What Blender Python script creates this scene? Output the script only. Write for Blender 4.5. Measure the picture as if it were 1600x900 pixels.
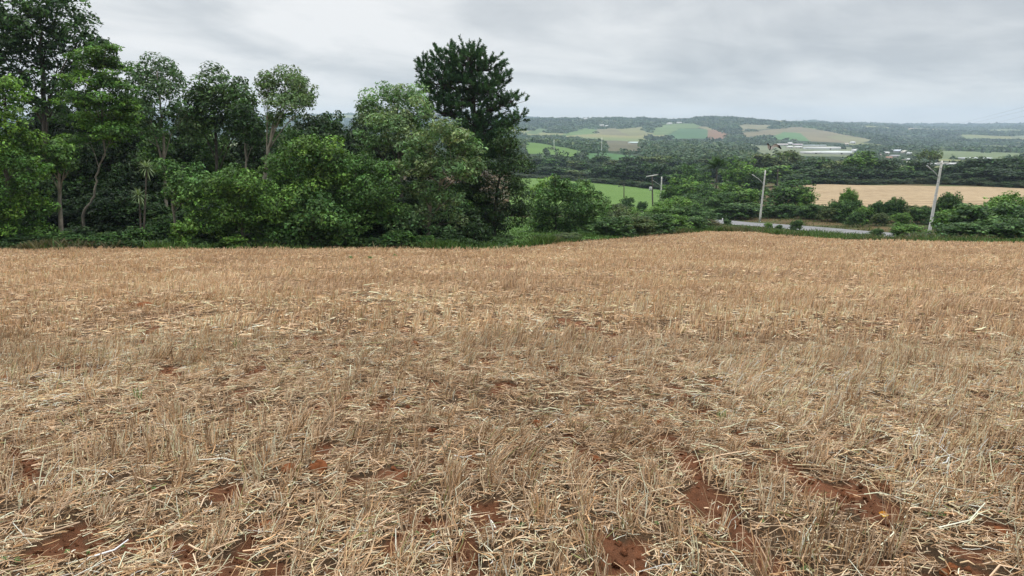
import bpy, math, random
import numpy as np
from mathutils import Vector

for o in list(bpy.data.objects):
    bpy.data.objects.remove(o)
scn = bpy.context.scene
COL = scn.collection

# ------------------------------------------------------------------ camera
FPX = 1067.0
PITCH = math.atan((450 - 197) / FPX)
EYE = 1.6
cam = bpy.data.cameras.new('camera')
cam.sensor_width = 36.0
cam.lens = 36.0 * FPX / 1600.0
cam.clip_start = 0.05
cam.clip_end = 30000
camo = bpy.data.objects.new('camera', cam)
camo.location = (0, 0, EYE)
camo.rotation_euler = (math.pi / 2 - PITCH, 0, 0)
COL.objects.link(camo)
scn.camera = camo

# ------------------------------------------------------------------ world, sun, exposure
SUN_EL, SUN_AZ = math.radians(66), math.radians(105)     # azimuth clockwise from the view direction
world = bpy.data.worlds.new('World')
scn.world = world
world.use_nodes = True
nt = world.node_tree
nt.nodes.clear()


def N(tree, t, **kw):
    n = tree.nodes.new(t)
    for k, v in kw.items():
        setattr(n, k, v)
    return n


def math_node(tree, op, a, b=None, clamp=False):
    n = N(tree, 'ShaderNodeMath', operation=op, use_clamp=clamp)
    for i, v in enumerate((a, b)):
        if v is None:
            continue
        if isinstance(v, (int, float)):
            n.inputs[i].default_value = v
        else:
            tree.links.new(v, n.inputs[i])
    return n.outputs[0]


def ramp(tree, fac, stops):
    r = N(tree, 'ShaderNodeValToRGB')
    e = r.color_ramp.elements
    while len(e) > 1:
        e.remove(e[-1])
    e[0].position = stops[0][0]
    e[0].color = (*stops[0][1], 1)
    for p, c in stops[1:]:
        k = e.new(p)
        k.color = (*c, 1)
    tree.links.new(fac, r.inputs[0])
    return r.outputs[0]


def mixc(tree, fac, a, b, mode='MIX'):
    m = N(tree, 'ShaderNodeMix', data_type='RGBA', blend_type=mode)
    for sock, v in ((m.inputs[0], fac), (m.inputs[6], a), (m.inputs[7], b)):
        if isinstance(v, (int, float)):
            sock.default_value = v
        elif isinstance(v, tuple):
            sock.default_value = (*v, 1)
        else:
            tree.links.new(v, sock)
    return m.outputs[2]


def noise(tree, vec, scale, detail=4, rough=0.5, dist=0.0):
    n = N(tree, 'ShaderNodeTexNoise')
    n.inputs['Scale'].default_value = scale
    n.inputs['Detail'].default_value = detail
    n.inputs['Roughness'].default_value = rough
    n.inputs['Distortion'].default_value = dist
    if vec is not None:
        tree.links.new(vec, n.inputs['Vector'])
    return n.outputs[0]


sky = N(nt, 'ShaderNodeTexSky', sky_type='NISHITA')
sky.sun_disc = False
sky.sun_elevation = SUN_EL
sky.sun_rotation = SUN_AZ
tc = N(nt, 'ShaderNodeTexCoord')
sep = N(nt, 'ShaderNodeSeparateXYZ')
nt.links.new(tc.outputs['Generated'], sep.inputs[0])
zpos = math_node(nt, 'MAXIMUM', sep.outputs[2], 0.0)
zc = math_node(nt, 'ADD', zpos, 0.19)
cu = math_node(nt, 'DIVIDE', sep.outputs[0], zc)
cv = math_node(nt, 'DIVIDE', sep.outputs[1], zc)
cmb = N(nt, 'ShaderNodeCombineXYZ')
nt.links.new(math_node(nt, 'MULTIPLY', cu, 0.95), cmb.inputs[0])
nt.links.new(math_node(nt, 'ADD', cv, math_node(nt, 'MULTIPLY', cu, -0.22)), cmb.inputs[1])
n1 = noise(nt, cmb.outputs[0], 0.62, 6, 0.52, 0.8)
n2 = noise(nt, cmb.outputs[0], 1.9, 6, 0.55, 0.5)
cl = math_node(nt, 'ADD', math_node(nt, 'MULTIPLY', n1, 0.68), math_node(nt, 'MULTIPLY', n2, 0.32))
# broad grey banks to the right, brighter cover to the left
cl = math_node(nt, 'SUBTRACT', cl, math_node(nt, 'MULTIPLY', sep.outputs[0], 0.10))
cloudcol = ramp(nt, cl, [(0.37, (0.45, 0.475, 0.50)), (0.45, (0.56, 0.58, 0.595)),
                         (0.515, (0.67, 0.682, 0.688)), (0.59, (0.77, 0.772, 0.77))])
# pale creamy break low over the horizon
lowband = ramp(nt, sep.outputs[2], [(0.0, (0.55, 0.55, 0.55)), (0.03, (0.5, 0.5, 0.5)), (0.055, (0, 0, 0))])
cloudcol = mixc(nt, math_node(nt, 'MULTIPLY', lowband, 0.75), cloudcol, (0.84, 0.825, 0.775))
# thicker light from high overhead, as under an even overcast
zen = ramp(nt, sep.outputs[2], [(0.0, (1, 1, 1)), (0.26, (1.0, 1.0, 1.0)), (0.65, (2.85, 2.85, 2.85))])
cloudcol = mixc(nt, 1.0, cloudcol, zen, 'MULTIPLY')
# sky dimming added behind the camera, to keep the tree fronts darker
back = ramp(nt, math_node(nt, 'ADD', math_node(nt, 'MULTIPLY', sep.outputs[1], 0.5), 0.5), [(0.1, (0.5, 0.5, 0.5)), (0.7, (1, 1, 1))])
cloudcol = mixc(nt, 1.0, cloudcol, back, 'MULTIPLY')
bg1 = N(nt, 'ShaderNodeBackground')
bg1.inputs[1].default_value = 0.08
nt.links.new(sky.outputs[0], bg1.inputs[0])
bg2 = N(nt, 'ShaderNodeBackground')
bg2.inputs[1].default_value = 1.0
nt.links.new(cloudcol, bg2.inputs[0])
mx = N(nt, 'ShaderNodeMixShader')
mx.inputs[0].default_value = 0.93
nt.links.new(bg1.outputs[0], mx.inputs[1])
nt.links.new(bg2.outputs[0], mx.inputs[2])
wo = N(nt, 'ShaderNodeOutputWorld')
nt.links.new(mx.outputs[0], wo.inputs[0])

sun = bpy.data.lights.new('sun', 'SUN')
sun.energy = 1.5
sun.angle = math.radians(11)
sun.color = (1.0, 0.95, 0.87)
suno = bpy.data.objects.new('sun', sun)
sd = Vector((math.sin(SUN_AZ) * math.cos(SUN_EL), math.cos(SUN_AZ) * math.cos(SUN_EL), math.sin(SUN_EL)))
suno.rotation_euler = sd.to_track_quat('Z', 'Y').to_euler()
suno.location = (0, -20, 40)
COL.objects.link(suno)

scn.view_settings.view_transform = 'Standard'
scn.view_settings.look = 'None'
scn.view_settings.exposure = 0.30
scn.view_settings.gamma = 1.0
scn.view_settings.use_curve_mapping = False
scn.cycles.max_bounces = 6
scn.cycles.diffuse_bounces = 3
scn.cycles.glossy_bounces = 2
scn.cycles.transmission_bounces = 3
scn.cycles.volume_bounces = 1
scn.cycles.use_denoising = True

# ------------------------------------------------------------------ helpers
CP, SP = math.cos(PITCH), math.sin(PITCH)


def P(px, py, D):
    """point of the place seen at (px, py) of the 1600x900 photograph, D metres ahead"""
    xr, yr = (px - 800) / FPX, (450 - py) / FPX
    dy = CP + yr * SP
    dz = -SP + yr * CP
    s = D / dy
    return np.array([xr * s, D, EYE + dz * s])


def to_px(x, y, z):
    z = z - EYE
    f = y * CP - z * SP
    u = y * SP + z * CP
    return 800 + FPX * x / f, 450 - FPX * u / f


def _hash(ix, iy, seed):
    h = (ix.astype(np.int64) * 374761393 + iy.astype(np.int64) * 668265263 + seed * 1442695041) & 0xFFFFFFFF
    h = ((h ^ (h >> 13)) * 1274126177) & 0xFFFFFFFF
    h = (h ^ (h >> 16)) & 0xFFFF
    return h / 65535.0


def vnoise(x, y, s, seed=0):
    """smooth value noise 0..1 with feature size s"""
    x = np.asarray(x, float) / s
    y = np.asarray(y, float) / s
    ix, iy = np.floor(x), np.floor(y)
    fx, fy = x - ix, y - iy
    fx = fx * fx * (3 - 2 * fx)
    fy = fy * fy * (3 - 2 * fy)
    a, b = _hash(ix, iy, seed), _hash(ix + 1, iy, seed)
    c, d = _hash(ix, iy + 1, seed), _hash(ix + 1, iy + 1, seed)
    return (a * (1 - fx) + b * fx) * (1 - fy) + (c * (1 - fx) + d * fx) * fy


def sstep(a, b, x):
    t = np.clip((x - a) / (b - a), 0, 1)
    return t * t * (3 - 2 * t)


def mesh_np(name, V, quads=None, tris=None, col=None, mat=None, parent=None, smooth=False):
    me = bpy.data.meshes.new(name)
    V = np.asarray(V, np.float32).reshape(-1, 3)
    nq = 0 if quads is None else len(quads)
    ntr = 0 if tris is None else len(tris)
    me.vertices.add(len(V))
    me.vertices.foreach_set('co', V.ravel())
    loops = []
    if nq:
        loops.append(np.asarray(quads, np.int32).ravel())
    if ntr:
        loops.append(np.asarray(tris, np.int32).ravel())
    loops = np.concatenate(loops)
    me.loops.add(len(loops))
    me.loops.foreach_set('vertex_index', loops)
    me.polygons.add(nq + ntr)
    st = np.concatenate([np.arange(nq) * 4, nq * 4 + np.arange(ntr) * 3]).astype(np.int32)
    me.polygons.foreach_set('loop_start', st)
    if smooth:
        me.polygons.foreach_set('use_smooth', np.ones(nq + ntr, bool))
    me.update(calc_edges=True)
    if col is not None:
        a = me.color_attributes.new('col', 'FLOAT_COLOR', 'POINT')
        c = np.ones((len(V), 4), np.float32)
        c[:, :3] = col
        a.data.foreach_set('color', c.ravel())
    if mat:
        me.materials.append(mat)
    o = bpy.data.objects.new(name, me)
    COL.objects.link(o)
    if parent:
        o.parent = parent
    return o


def tag(o, label=None, cat=None, group=None, kind=None):
    if label:
        o['label'] = label
    if cat:
        o['category'] = cat
    if group:
        o['group'] = group
    if kind:
        o['kind'] = kind
    return o


def thing(name, label, cat, loc, group=None):
    o = bpy.data.objects.new(name, None)
    o.empty_display_size = 0.3
    COL.objects.link(o)
    o.location = loc
    return tag(o, label, cat, group)


def copy_tree(root, loc, rz=0.0, scale=(1, 1, 1), label=None, group=None, tint=None):
    r = root.copy()
    COL.objects.link(r)
    r.location = loc
    r.rotation_euler = (0, 0, rz)
    r.scale = scale
    if label:
        r['label'] = label
    if group:
        r['group'] = group
    for ch in list(root.children):
        c = ch.copy()
        COL.objects.link(c)
        c.parent = r
        if tint and c.name.startswith(('crown', 'foliage')):
            c.color = (*tint, 1)
        for g in ch.children:
            d = g.copy()
            COL.objects.link(d)
            d.parent = c
    return r


class MB:
    """collects shapes of ONE mesh"""

    def __init__(self):
        self.V, self.Q, self.T, self.C = [], [], [], []
        self.n = 0

    def add(self, V, Q=None, T=None, col=(1, 1, 1)):
        V = np.asarray(V, float).reshape(-1, 3)
        self.V.append(V)
        if Q is not None and len(Q):
            self.Q.append(np.asarray(Q, int) + self.n)
        if T is not None and len(T):
            self.T.append(np.asarray(T, int) + self.n)
        c = np.empty((len(V), 3))
        c[:] = col
        self.C.append(c)
        self.n += len(V)

    def box(self, c, s, rz=0.0, col=(1, 1, 1)):
        x, y, z = s[0] / 2, s[1] / 2, s[2] / 2
        v = np.array([[-x, -y, -z], [x, -y, -z], [x, y, -z], [-x, y, -z], [-x, -y, z], [x, -y, z], [x, y, z], [-x, y, z]])
        ca, sa = math.cos(rz), math.sin(rz)
        v = np.stack([v[:, 0] * ca - v[:, 1] * sa, v[:, 0] * sa + v[:, 1] * ca, v[:, 2]], 1) + np.asarray(c)
        self.add(v, [[0, 3, 2, 1], [4, 5, 6, 7], [0, 1, 5, 4], [1, 2, 6, 5], [2, 3, 7, 6], [3, 0, 4, 7]], col=col)

    def tube(self, pts, rad, k=7, col=(1, 1, 1), cap=True):
        pts = np.asarray(pts, float)
        rad = np.broadcast_to(np.asarray(rad, float), (len(pts),))
        tg = np.gradient(pts, axis=0)
        tg /= np.linalg.norm(tg, axis=1, keepdims=True) + 1e-9
        ref = np.array([0.31, 0.94, 0.12])
        V = []
        a = np.arange(k) / k * 2 * math.pi
        for p, t, r in zip(pts, tg, rad):
            b = np.cross(t, ref)
            if np.linalg.norm(b) < 0.1:
                b = np.cross(t, [1, 0, 0])
            b /= np.linalg.norm(b)
            c = np.cross(t, b)
            V.append(p + r * (np.cos(a)[:, None] * b + np.sin(a)[:, None] * c))
        V = np.concatenate(V)
        Q = []
        for i in range(len(pts) - 1):
            for j in range(k):
                Q.append([i * k + j, i * k + (j + 1) % k, (i + 1) * k + (j + 1) % k, (i + 1) * k + j])
        T = []
        if cap:
            m = len(V)
            V = np.vstack([V, pts[0], pts[-1]])
            for j in range(k):
                T.append([m, (j + 1) % k, j])
                T.append([m + 1, (len(pts) - 1) * k + j, (len(pts) - 1) * k + (j + 1) % k])
        self.add(V, Q, T, col)

    def build(self, name, mat, parent=None, smooth=False):
        V = np.concatenate(self.V)
        return mesh_np(name, V, np.concatenate(self.Q) if self.Q else None, np.concatenate(self.T) if self.T else None,
                       np.concatenate(self.C), mat, parent, smooth)


# ------------------------------------------------------------------ materials
def new_mat(name):
    m = bpy.data.materials.new(name)
    m.use_nodes = True
    t = m.node_tree
    t.nodes.clear()
    out = N(t, 'ShaderNodeOutputMaterial')
    return m, t, out


def attr_col(t):
    a = N(t, 'ShaderNodeAttribute', attribute_name='col')
    return a.outputs['Color']


def leaf_material(name, transl=0.20, rough=0.5, spec=0.22, tint=(1.15, 1.25, 0.5)):
    m, t, out = new_mat(name)
    oi = N(t, 'ShaderNodeObjectInfo')
    c = mixc(t, 1.0, attr_col(t), oi.outputs['Color'], 'MULTIPLY')
    p = N(t, 'ShaderNodeBsdfPrincipled')
    t.links.new(c, p.inputs['Base Color'])
    p.inputs['Roughness'].default_value = rough
    p.inputs['Specular IOR Level'].default_value = spec
    tr = N(t, 'ShaderNodeBsdfTranslucent')
    t.links.new(mixc(t, 1.0, c, tint, 'MULTIPLY'), tr.inputs[0])
    mx = N(t, 'ShaderNodeMixShader')
    mx.inputs[0].default_value = transl
    t.links.new(p.outputs[0], mx.inputs[1])
    t.links.new(tr.outputs[0], mx.inputs[2])
    t.links.new(mx.outputs[0], out.inputs[0])
    return m


def rough_material(name, base, rough=0.85, var=0.25, scale=6.0, bump=0.0, use_attr=False, spec=0.2, coord='Object'):
    m, t, out = new_mat(name)
    tc = N(t, 'ShaderNodeTexCoord')
    nz = noise(t, tc.outputs[coord], scale, 6, 0.6)
    lo = tuple(v * (1 - var) for v in base)
    hi = tuple(min(1, v * (1 + var)) for v in base)
    c = ramp(t, nz, [(0.3, lo), (0.7, hi)])
    if use_attr:
        c = mixc(t, 1.0, c, attr_col(t), 'MULTIPLY')
    p = N(t, 'ShaderNodeBsdfPrincipled')
    t.links.new(c, p.inputs['Base Color'])
    p.inputs['Roughness'].default_value = rough
    p.inputs['Specular IOR Level'].default_value = spec
    if bump:
        b = N(t, 'ShaderNodeBump')
        b.inputs['Strength'].default_value = bump
        b.inputs['Distance'].default_value = 0.02
        t.links.new(nz, b.inputs['Height'])
        t.links.new(b.outputs[0], p.inputs['Normal'])
    t.links.new(p.outputs[0], out.inputs[0])
    return m


M_LEAF = leaf_material('leaf')
M_NEEDLE = leaf_material('needle', 0.08, 0.55, 0.2)
M_BARK = rough_material('bark', (0.072, 0.069, 0.062), 0.9, 0.4, 3.0, 0.6, use_attr=True)
M_STRAW = leaf_material('straw', 0.10, 0.6, 0.15, (1.1, 0.95, 0.75))
M_CONC = rough_material('concrete', (0.60, 0.60, 0.57), 0.85, 0.15, 2.5, 0.2)
M_STEEL = rough_material('galvanised_steel', (0.45, 0.46, 0.47), 0.5, 0.15, 4.0)
M_WOOD = rough_material('weathered_wood', (0.10, 0.088, 0.075), 0.9, 0.35, 5.0, 0.3)
M_DARK = rough_material('dark_metal', (0.06, 0.06, 0.06), 0.6, 0.2, 4.0)
M_ASPH = rough_material('road_surface', (0.20, 0.20, 0.205), 0.9, 0.2, 0.6, 0.1, coord='Object')
M_WHITE = rough_material('white_paint', (0.78, 0.78, 0.76), 0.7, 0.06, 1.0)
M_ATTR = rough_material('painted_surface', (0.9, 0.9, 0.9), 0.8, 0.1, 1.0, use_attr=True)
M_WIRE = rough_material('cable', (0.05, 0.05, 0.05), 0.6, 0.1, 4.0)

# soil and straw carpet of the field, land cover further out (colour attribute = what grows there)
m, t, out = new_mat('ground_cover')
tc_ = N(t, 'ShaderNodeTexCoord')
g1 = noise(t, tc_.outputs['Object'], 14.0, 8, 0.65)
g2 = noise(t, tc_.outputs['Object'], 2.0, 5, 0.6)
var = ramp(t, math_node(t, 'ADD', math_node(t, 'MULTIPLY', g1, 0.6), math_node(t, 'MULTIPLY', g2, 0.4)),
           [(0.30, (0.62, 0.62, 0.63)), (0.5, (1.1, 1.08, 1.06)), (0.70, (1.75, 1.6, 1.5))])
c = mixc(t, 1.0, attr_col(t), var, 'MULTIPLY')
p = N(t, 'ShaderNodeBsdfPrincipled')
t.links.new(c, p.inputs['Base Color'])
p.inputs['Roughness'].default_value = 0.95
p.inputs['Specular IOR Level'].default_value = 0.1
b = N(t, 'ShaderNodeBump')
b.inputs['Strength'].default_value = 1.0
b.inputs['Distance'].default_value = 0.06
t.links.new(noise(t, tc_.outputs['Object'], 30.0, 6, 0.7), b.inputs['Height'])
t.links.new(b.outputs[0], p.inputs['Normal'])
t.links.new(p.outputs[0], out.inputs[0])
M_GROUND = m


def crop_material(name, lo, hi, sc):
    m, t, out = new_mat(name)
    tcx = N(t, 'ShaderNodeTexCoord')
    a = noise(t, tcx.outputs['Object'], sc, 6, 0.65)
    b_ = noise(t, tcx.outputs['Object'], 0.03, 3, 0.5)
    f = math_node(t, 'ADD', math_node(t, 'MULTIPLY', a, 0.65), math_node(t, 'MULTIPLY', b_, 0.35))
    c = ramp(t, f, [(0.3, lo), (0.7, hi)])
    c = mixc(t, 1.0, c, attr_col(t), 'MULTIPLY')
    p = N(t, 'ShaderNodeBsdfPrincipled')
    t.links.new(c, p.inputs['Base Color'])
    p.inputs['Roughness'].default_value = 0.9
    p.inputs['Specular IOR Level'].default_value = 0.1
    bm_ = N(t, 'ShaderNodeBump')
    bm_.inputs['Strength'].default_value = 1.0
    bm_.inputs['Distance'].default_value = 0.4
    t.links.new(a, bm_.inputs['Height'])
    t.links.new(bm_.outputs[0], p.inputs['Normal'])
    t.links.new(p.outputs[0], out.inputs[0])
    return m


M_CROP = crop_material('green_crop', (0.075, 0.14, 0.032), (0.135, 0.22, 0.06), 0.8)
M_DRY = crop_material('dry_stubble', (0.245, 0.18, 0.108), (0.42, 0.322, 0.205), 0.5)

# ------------------------------------------------------------------ terrain
SLOPE = 0.1415
EDGE_PX = [(-500, 390, 36), (-200, 390, 37), (0, 390, 38), (200, 389, 40), (400, 389, 42), (560, 388.5, 43), (700, 388, 44), (780, 388, 46),
           (850, 382, 50), (930, 376, 56), (1000, 370, 62), (1060, 365, 68), (1110, 362, 72), (1170, 363, 70), (1240, 369, 63),
           (1320, 374.5, 55), (1400, 377, 50), (1500, 378.5, 47), (1600, 380, 44), (1800, 381, 43), (2200, 381, 42)]
EDGE_PTS = np.array([P(*e) for e in EDGE_PX])
EDGE_U = EDGE_PTS[:, 0] / EDGE_PTS[:, 1]


def edge_y(x, y):
    u = np.asarray(x) / np.maximum(np.asarray(y), 0.5)
    return np.interp(u, EDGE_U, EDGE_PTS[:, 1])


def in_field(x, y):
    return np.asarray(y) < edge_y(x, y)


cps = [tuple(q) for q in EDGE_PTS]
for px, py, D in [
    # crop patch right of the pine, dip towards the left
    (790, 345, 96), (820, 352, 92), (860, 352, 85), (900, 345, 100),
    # road and its verge
    (1105, 345, 122), (1160, 351, 108), (1240, 357, 97), (1330, 365, 88), (1400, 370, 82), (1480, 374, 74), (1600, 380, 64),
    (1187, 347, 115), (1033, 319, 210), (960, 322, 205), (1060, 338, 140),
    # bank and the dry field beyond the road
    (1240, 347, 112), (1330, 353, 104), (1430, 356, 98), (1550, 352, 100),
    (1262, 316, 150), (1350, 318, 140), (1450, 320, 134), (1600, 322, 126),
    (1262, 291, 232), (1340, 289, 240), (1420, 288, 242), (1520, 291, 225), (1600, 298, 200),
    # green field in the middle distance
    (830, 318, 210), (900, 320, 205), (830, 279, 345), (900, 284, 330), (960, 290, 315), (1030, 297, 300), (1100, 315, 215), (1180, 322, 170),
    # behind the tree belts
    (840, 270, 430), (950, 272, 430), (1050, 270, 430), (1150, 268, 420), (1260, 270, 390), (1420, 268, 390), (1600, 272, 380),
    (825, 240, 640), (925, 243, 640), (1000, 252, 560), (822, 222, 880), (925, 238, 800), (1100, 250, 620),
    (1200, 246, 720), (1300, 247, 740), (1400, 253, 680), (1500, 252, 700), (1600, 252, 720),
    (900, 226, 1150), (1000, 227, 1150), (1100, 228, 1200), (1200, 231, 1200), (1330, 233, 1200), (1450, 236, 1150), (1600, 238, 1150),
    # far hills
    (830, 213, 1700), (900, 213, 1750), (1000, 214, 1700), (1100, 218, 1650), (1200, 221, 1600), (1330, 224, 1600), (1450, 226, 1700), (1600, 228, 1700),
    (830, 200, 2300), (900, 198, 2350), (960, 198, 2350), (1050, 193, 2500), (1130, 196, 2300), (1200, 199, 2300), (1300, 208, 2100), (1400, 215, 2300), (1550, 216, 2400),
    (830, 192, 2900), (900, 188, 2900), (930, 186.5, 2900), (1000, 187.5, 2900), (1060, 189.5, 2800), (1100, 187, 2750), (1160, 188, 2750), (1240, 193, 2700),
    (1330, 202, 2900), (1450, 207, 3100), (1560, 209, 3100),
    (830, 186.5, 5000), (870, 189, 5000), (1300, 193, 5000), (1400, 195.5, 5000), (1500, 196.5, 5000), (1600, 197, 5000),
    (700, 186, 5000), (600, 184, 5000), (490, 182, 5000), (380, 184, 5000), (200, 186, 5000), (0, 186, 5000),
]:
    cps.append(tuple(P(px, py, D)))


def PH(px, D, h):
    u = (px - 800) / FPX / (CP + 0.2 * SP)
    return (u * D, D, h)


for px in (900, 1000, 1100, 1200):
    cps.append(PH(px, 3600, 5))
for px in (-200, 0, 150, 300, 450, 600, 720):
    k = 1 - (px > 700) * 0.1
    for D, h in ((52, -7.6), (62, -9.0), (80, -11.8), (120, -17), (220, -26), (400, -30), (900, -32), (2000, -20), (3000, 0)):
        cps.append(PH(px, D, h * k))
for px in (1800,):
    for D, h in ((90, -10.5), (140, -14), (230, -18), (400, -28), (900, -32), (1700, -30), (5000, 5)):
        cps.append(PH(px, D, h))
for px in (-200, 0, 200, 400, 600, 800, 1000, 1200, 1400, 1600):
    for D in (20, 30):
        cps.append(PH(px, D, -SLOPE * D))
for px in (1000, 1100, 1200):
    for D in (40, 52):
        cps.append(PH(px, D, -SLOPE * D * (1 - 0.01)))
for px in (-200, 200, 600, 900, 1200, 1600):
    cps.append(PH(px, 9000, -60))
CPS = np.array(cps)


def _feat(x, y):
    r = np.sqrt(x * x + y * y)
    a = np.clip(np.arctan2(x, y), -0.82, 0.82)
    return np.stack([a * 2.2, np.log(np.maximum(r, 15))], 1), r


_F, _R = _feat(CPS[:, 0], CPS[:, 1])
_VAL = (CPS[:, 2] + SLOPE * CPS[:, 1]) / _R
_MEAN = 0.0


def _ker(A, B):
    d2 = ((A[:, None, :] - B[None]) ** 2).sum(2)
    return -np.sqrt(d2 + 0.006)


_K = _ker(_F, _F)
_n = len(_F)
_A = np.zeros((_n + 1, _n + 1))
_A[:_n, :_n] = _K - 0.004 * np.eye(_n)
_A[:_n, _n] = 1
_A[_n, :_n] = 1
_W = np.linalg.solve(_A, np.append(_VAL, 0))


def G(x, y):
    x = np.atleast_1d(np.asarray(x, float))
    y = np.atleast_1d(np.asarray(y, float))
    out = np.empty(len(x))
    for i in range(0, len(x), 20000):
        xs, ys = x[i:i + 20000], y[i:i + 20000]
        f, r = _feat(xs, ys)
        v = _ker(f, _F) @ _W[:-1] + _W[-1]
        w = sstep(22, 36, r) * sstep(-25, 5, ys)
        out[i:i + 20000] = -SLOPE * ys + v * r * w
    return out


def G1(x, y):
    return float(G([x], [y])[0])


ROW_DIR = np.array([-0.10, 0.995])          # drilled rows of the stubble
ROW_NRM = np.array([0.995, 0.10])
ROW_SP = 0.235


def _plane(px, py):
    a, b_ = P(px, py, 1.0), P(px, py, 2.0)
    d = b_ - a
    o_ = np.array([0, 0, EYE])
    k = -EYE / (d[2] + SLOPE * d[1])
    return (o_ + d * k)[:2]


STRIPS = [(_plane(*a), _plane(*b_), w) for a, b_, w in [
    ((1035, 685), (1110, 770), 0.07), ((1110, 770), (1205, 895), 0.085), ((1150, 690), (1240, 745), 0.06), ((1250, 750), (1340, 800), 0.07), ((1340, 800), (1440, 870), 0.06),
    ((1290, 745), (1400, 770), 0.04), ((1545, 735), (1640, 775), 0.11), ((1370, 640), (1480, 655), 0.09), ((1380, 885), (1440, 925), 0.08), ((1480, 890), (1520, 900), 0.06),
    ((560, 755), (650, 742), 0.06), ((575, 695), (620, 690), 0.05), ((400, 828), (440, 812), 0.075), ((110, 862), (290, 858), 0.05), ((240, 770), (290, 762), 0.04),
    ((60, 548), (170, 540), 0.09), ((90, 585), (240, 590), 0.08), ((205, 480), (245, 478), 0.14), ((150, 660), (260, 655), 0.04), ((0, 610), (60, 605), 0.08), ((20, 700), (60, 760), 0.05),
    ((520, 548), (560, 546), 0.10), ((590, 548), (660, 540), 0.10), ((830, 668), (900, 660), 0.06), ((900, 745), (960, 730), 0.05), ((975, 700), (1010, 705), 0.05), ((880, 500), (960, 530), 0.12),
    ((990, 560), (1050, 590), 0.07), ((1050, 640), (1100, 650), 0.06), ((700, 880), (730, 860), 0.05), ((900, 830), (950, 845), 0.04), ((780, 420), (800, 416), 0.35), ((1420, 418), (1450, 422), 0.3),
    ((1560, 830), (1640, 850), 0.06), ((1300, 690), (1380, 700), 0.035)]]


def strip_mask(x, y):
    m_ = np.zeros(len(x))
    wob = (vnoise(x, y, 0.22, 61) - 0.5) * 1.1 + (vnoise(x, y, 0.07, 62) - 0.5) * 0.9
    for a, b_, w in STRIPS:
        d = b_ - a
        t_ = np.clip(((x - a[0]) * d[0] + (y - a[1]) * d[1]) / (d @ d), 0, 1)
        dist = np.hypot(x - a[0] - t_ * d[0], y - a[1] - t_ * d[1])
        m_ = np.maximum(m_, sstep(1.25, 0.75, dist / w + wob))
    return m_


def soil_mask(x, y):
    """1 where the red soil lies bare between the straw"""
    t = x * ROW_NRM[0] + y * ROW_NRM[1]
    l = x * ROW_DIR[0] + y * ROW_DIR[1]
    a = vnoise(x + 3.1, y, 0.30, 5) * 0.36 + vnoise(x, y, 0.12, 6) * 0.34 + vnoise(t * 4.5, l * 0.9, 0.5, 7) * 0.30
    broad = vnoise(x, y, 2.2, 8)
    right = sstep(0.1, 1.0, x - 0.12 * y) * sstep(8.0, 3.5, y)
    streak = sstep(0.62, 0.8, vnoise(t * 5.0, l * 0.55, 1.0, 17)) * right
    th = 0.72 - 0.11 * broad - 0.05 * right - 0.06 * streak + 0.02 * sstep(10, 25, y)
    return np.maximum(sstep(th, th + 0.06, a), strip_mask(np.asarray(x, float), np.asarray(y, float)))


def micro(x, y):
    r = np.sqrt(x * x + y * y)
    fade = 1 - sstep(20, 40, r)
    t = x * ROW_NRM[0] + y * ROW_NRM[1]
    h = 0.05 * (vnoise(x, y, 0.9, 1) - 0.5) + 0.045 * (vnoise(x, y, 0.28, 2) - 0.5) + 0.02 * (vnoise(x, y, 0.11, 3) - 0.5) * (1 - sstep(6, 12, r))
    h += 0.012 * np.sin(t / ROW_SP * 2 * math.pi) * (1 - sstep(8, 14, r))
    h += 0.10 * (vnoise(x, y, 6.0, 4) - 0.5)
    h += soil_mask(x, y) * (0.03 * (vnoise(x, y, 0.06, 9) - 0.5) + 0.02 * (vnoise(x, y, 0.13, 10) - 0.5) - 0.012) * (1 - sstep(7, 12, r))
    return h * fade


def GM(x, y):
    return G(x, y) + micro(np.asarray(x, float), np.asarray(y, float))


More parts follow.
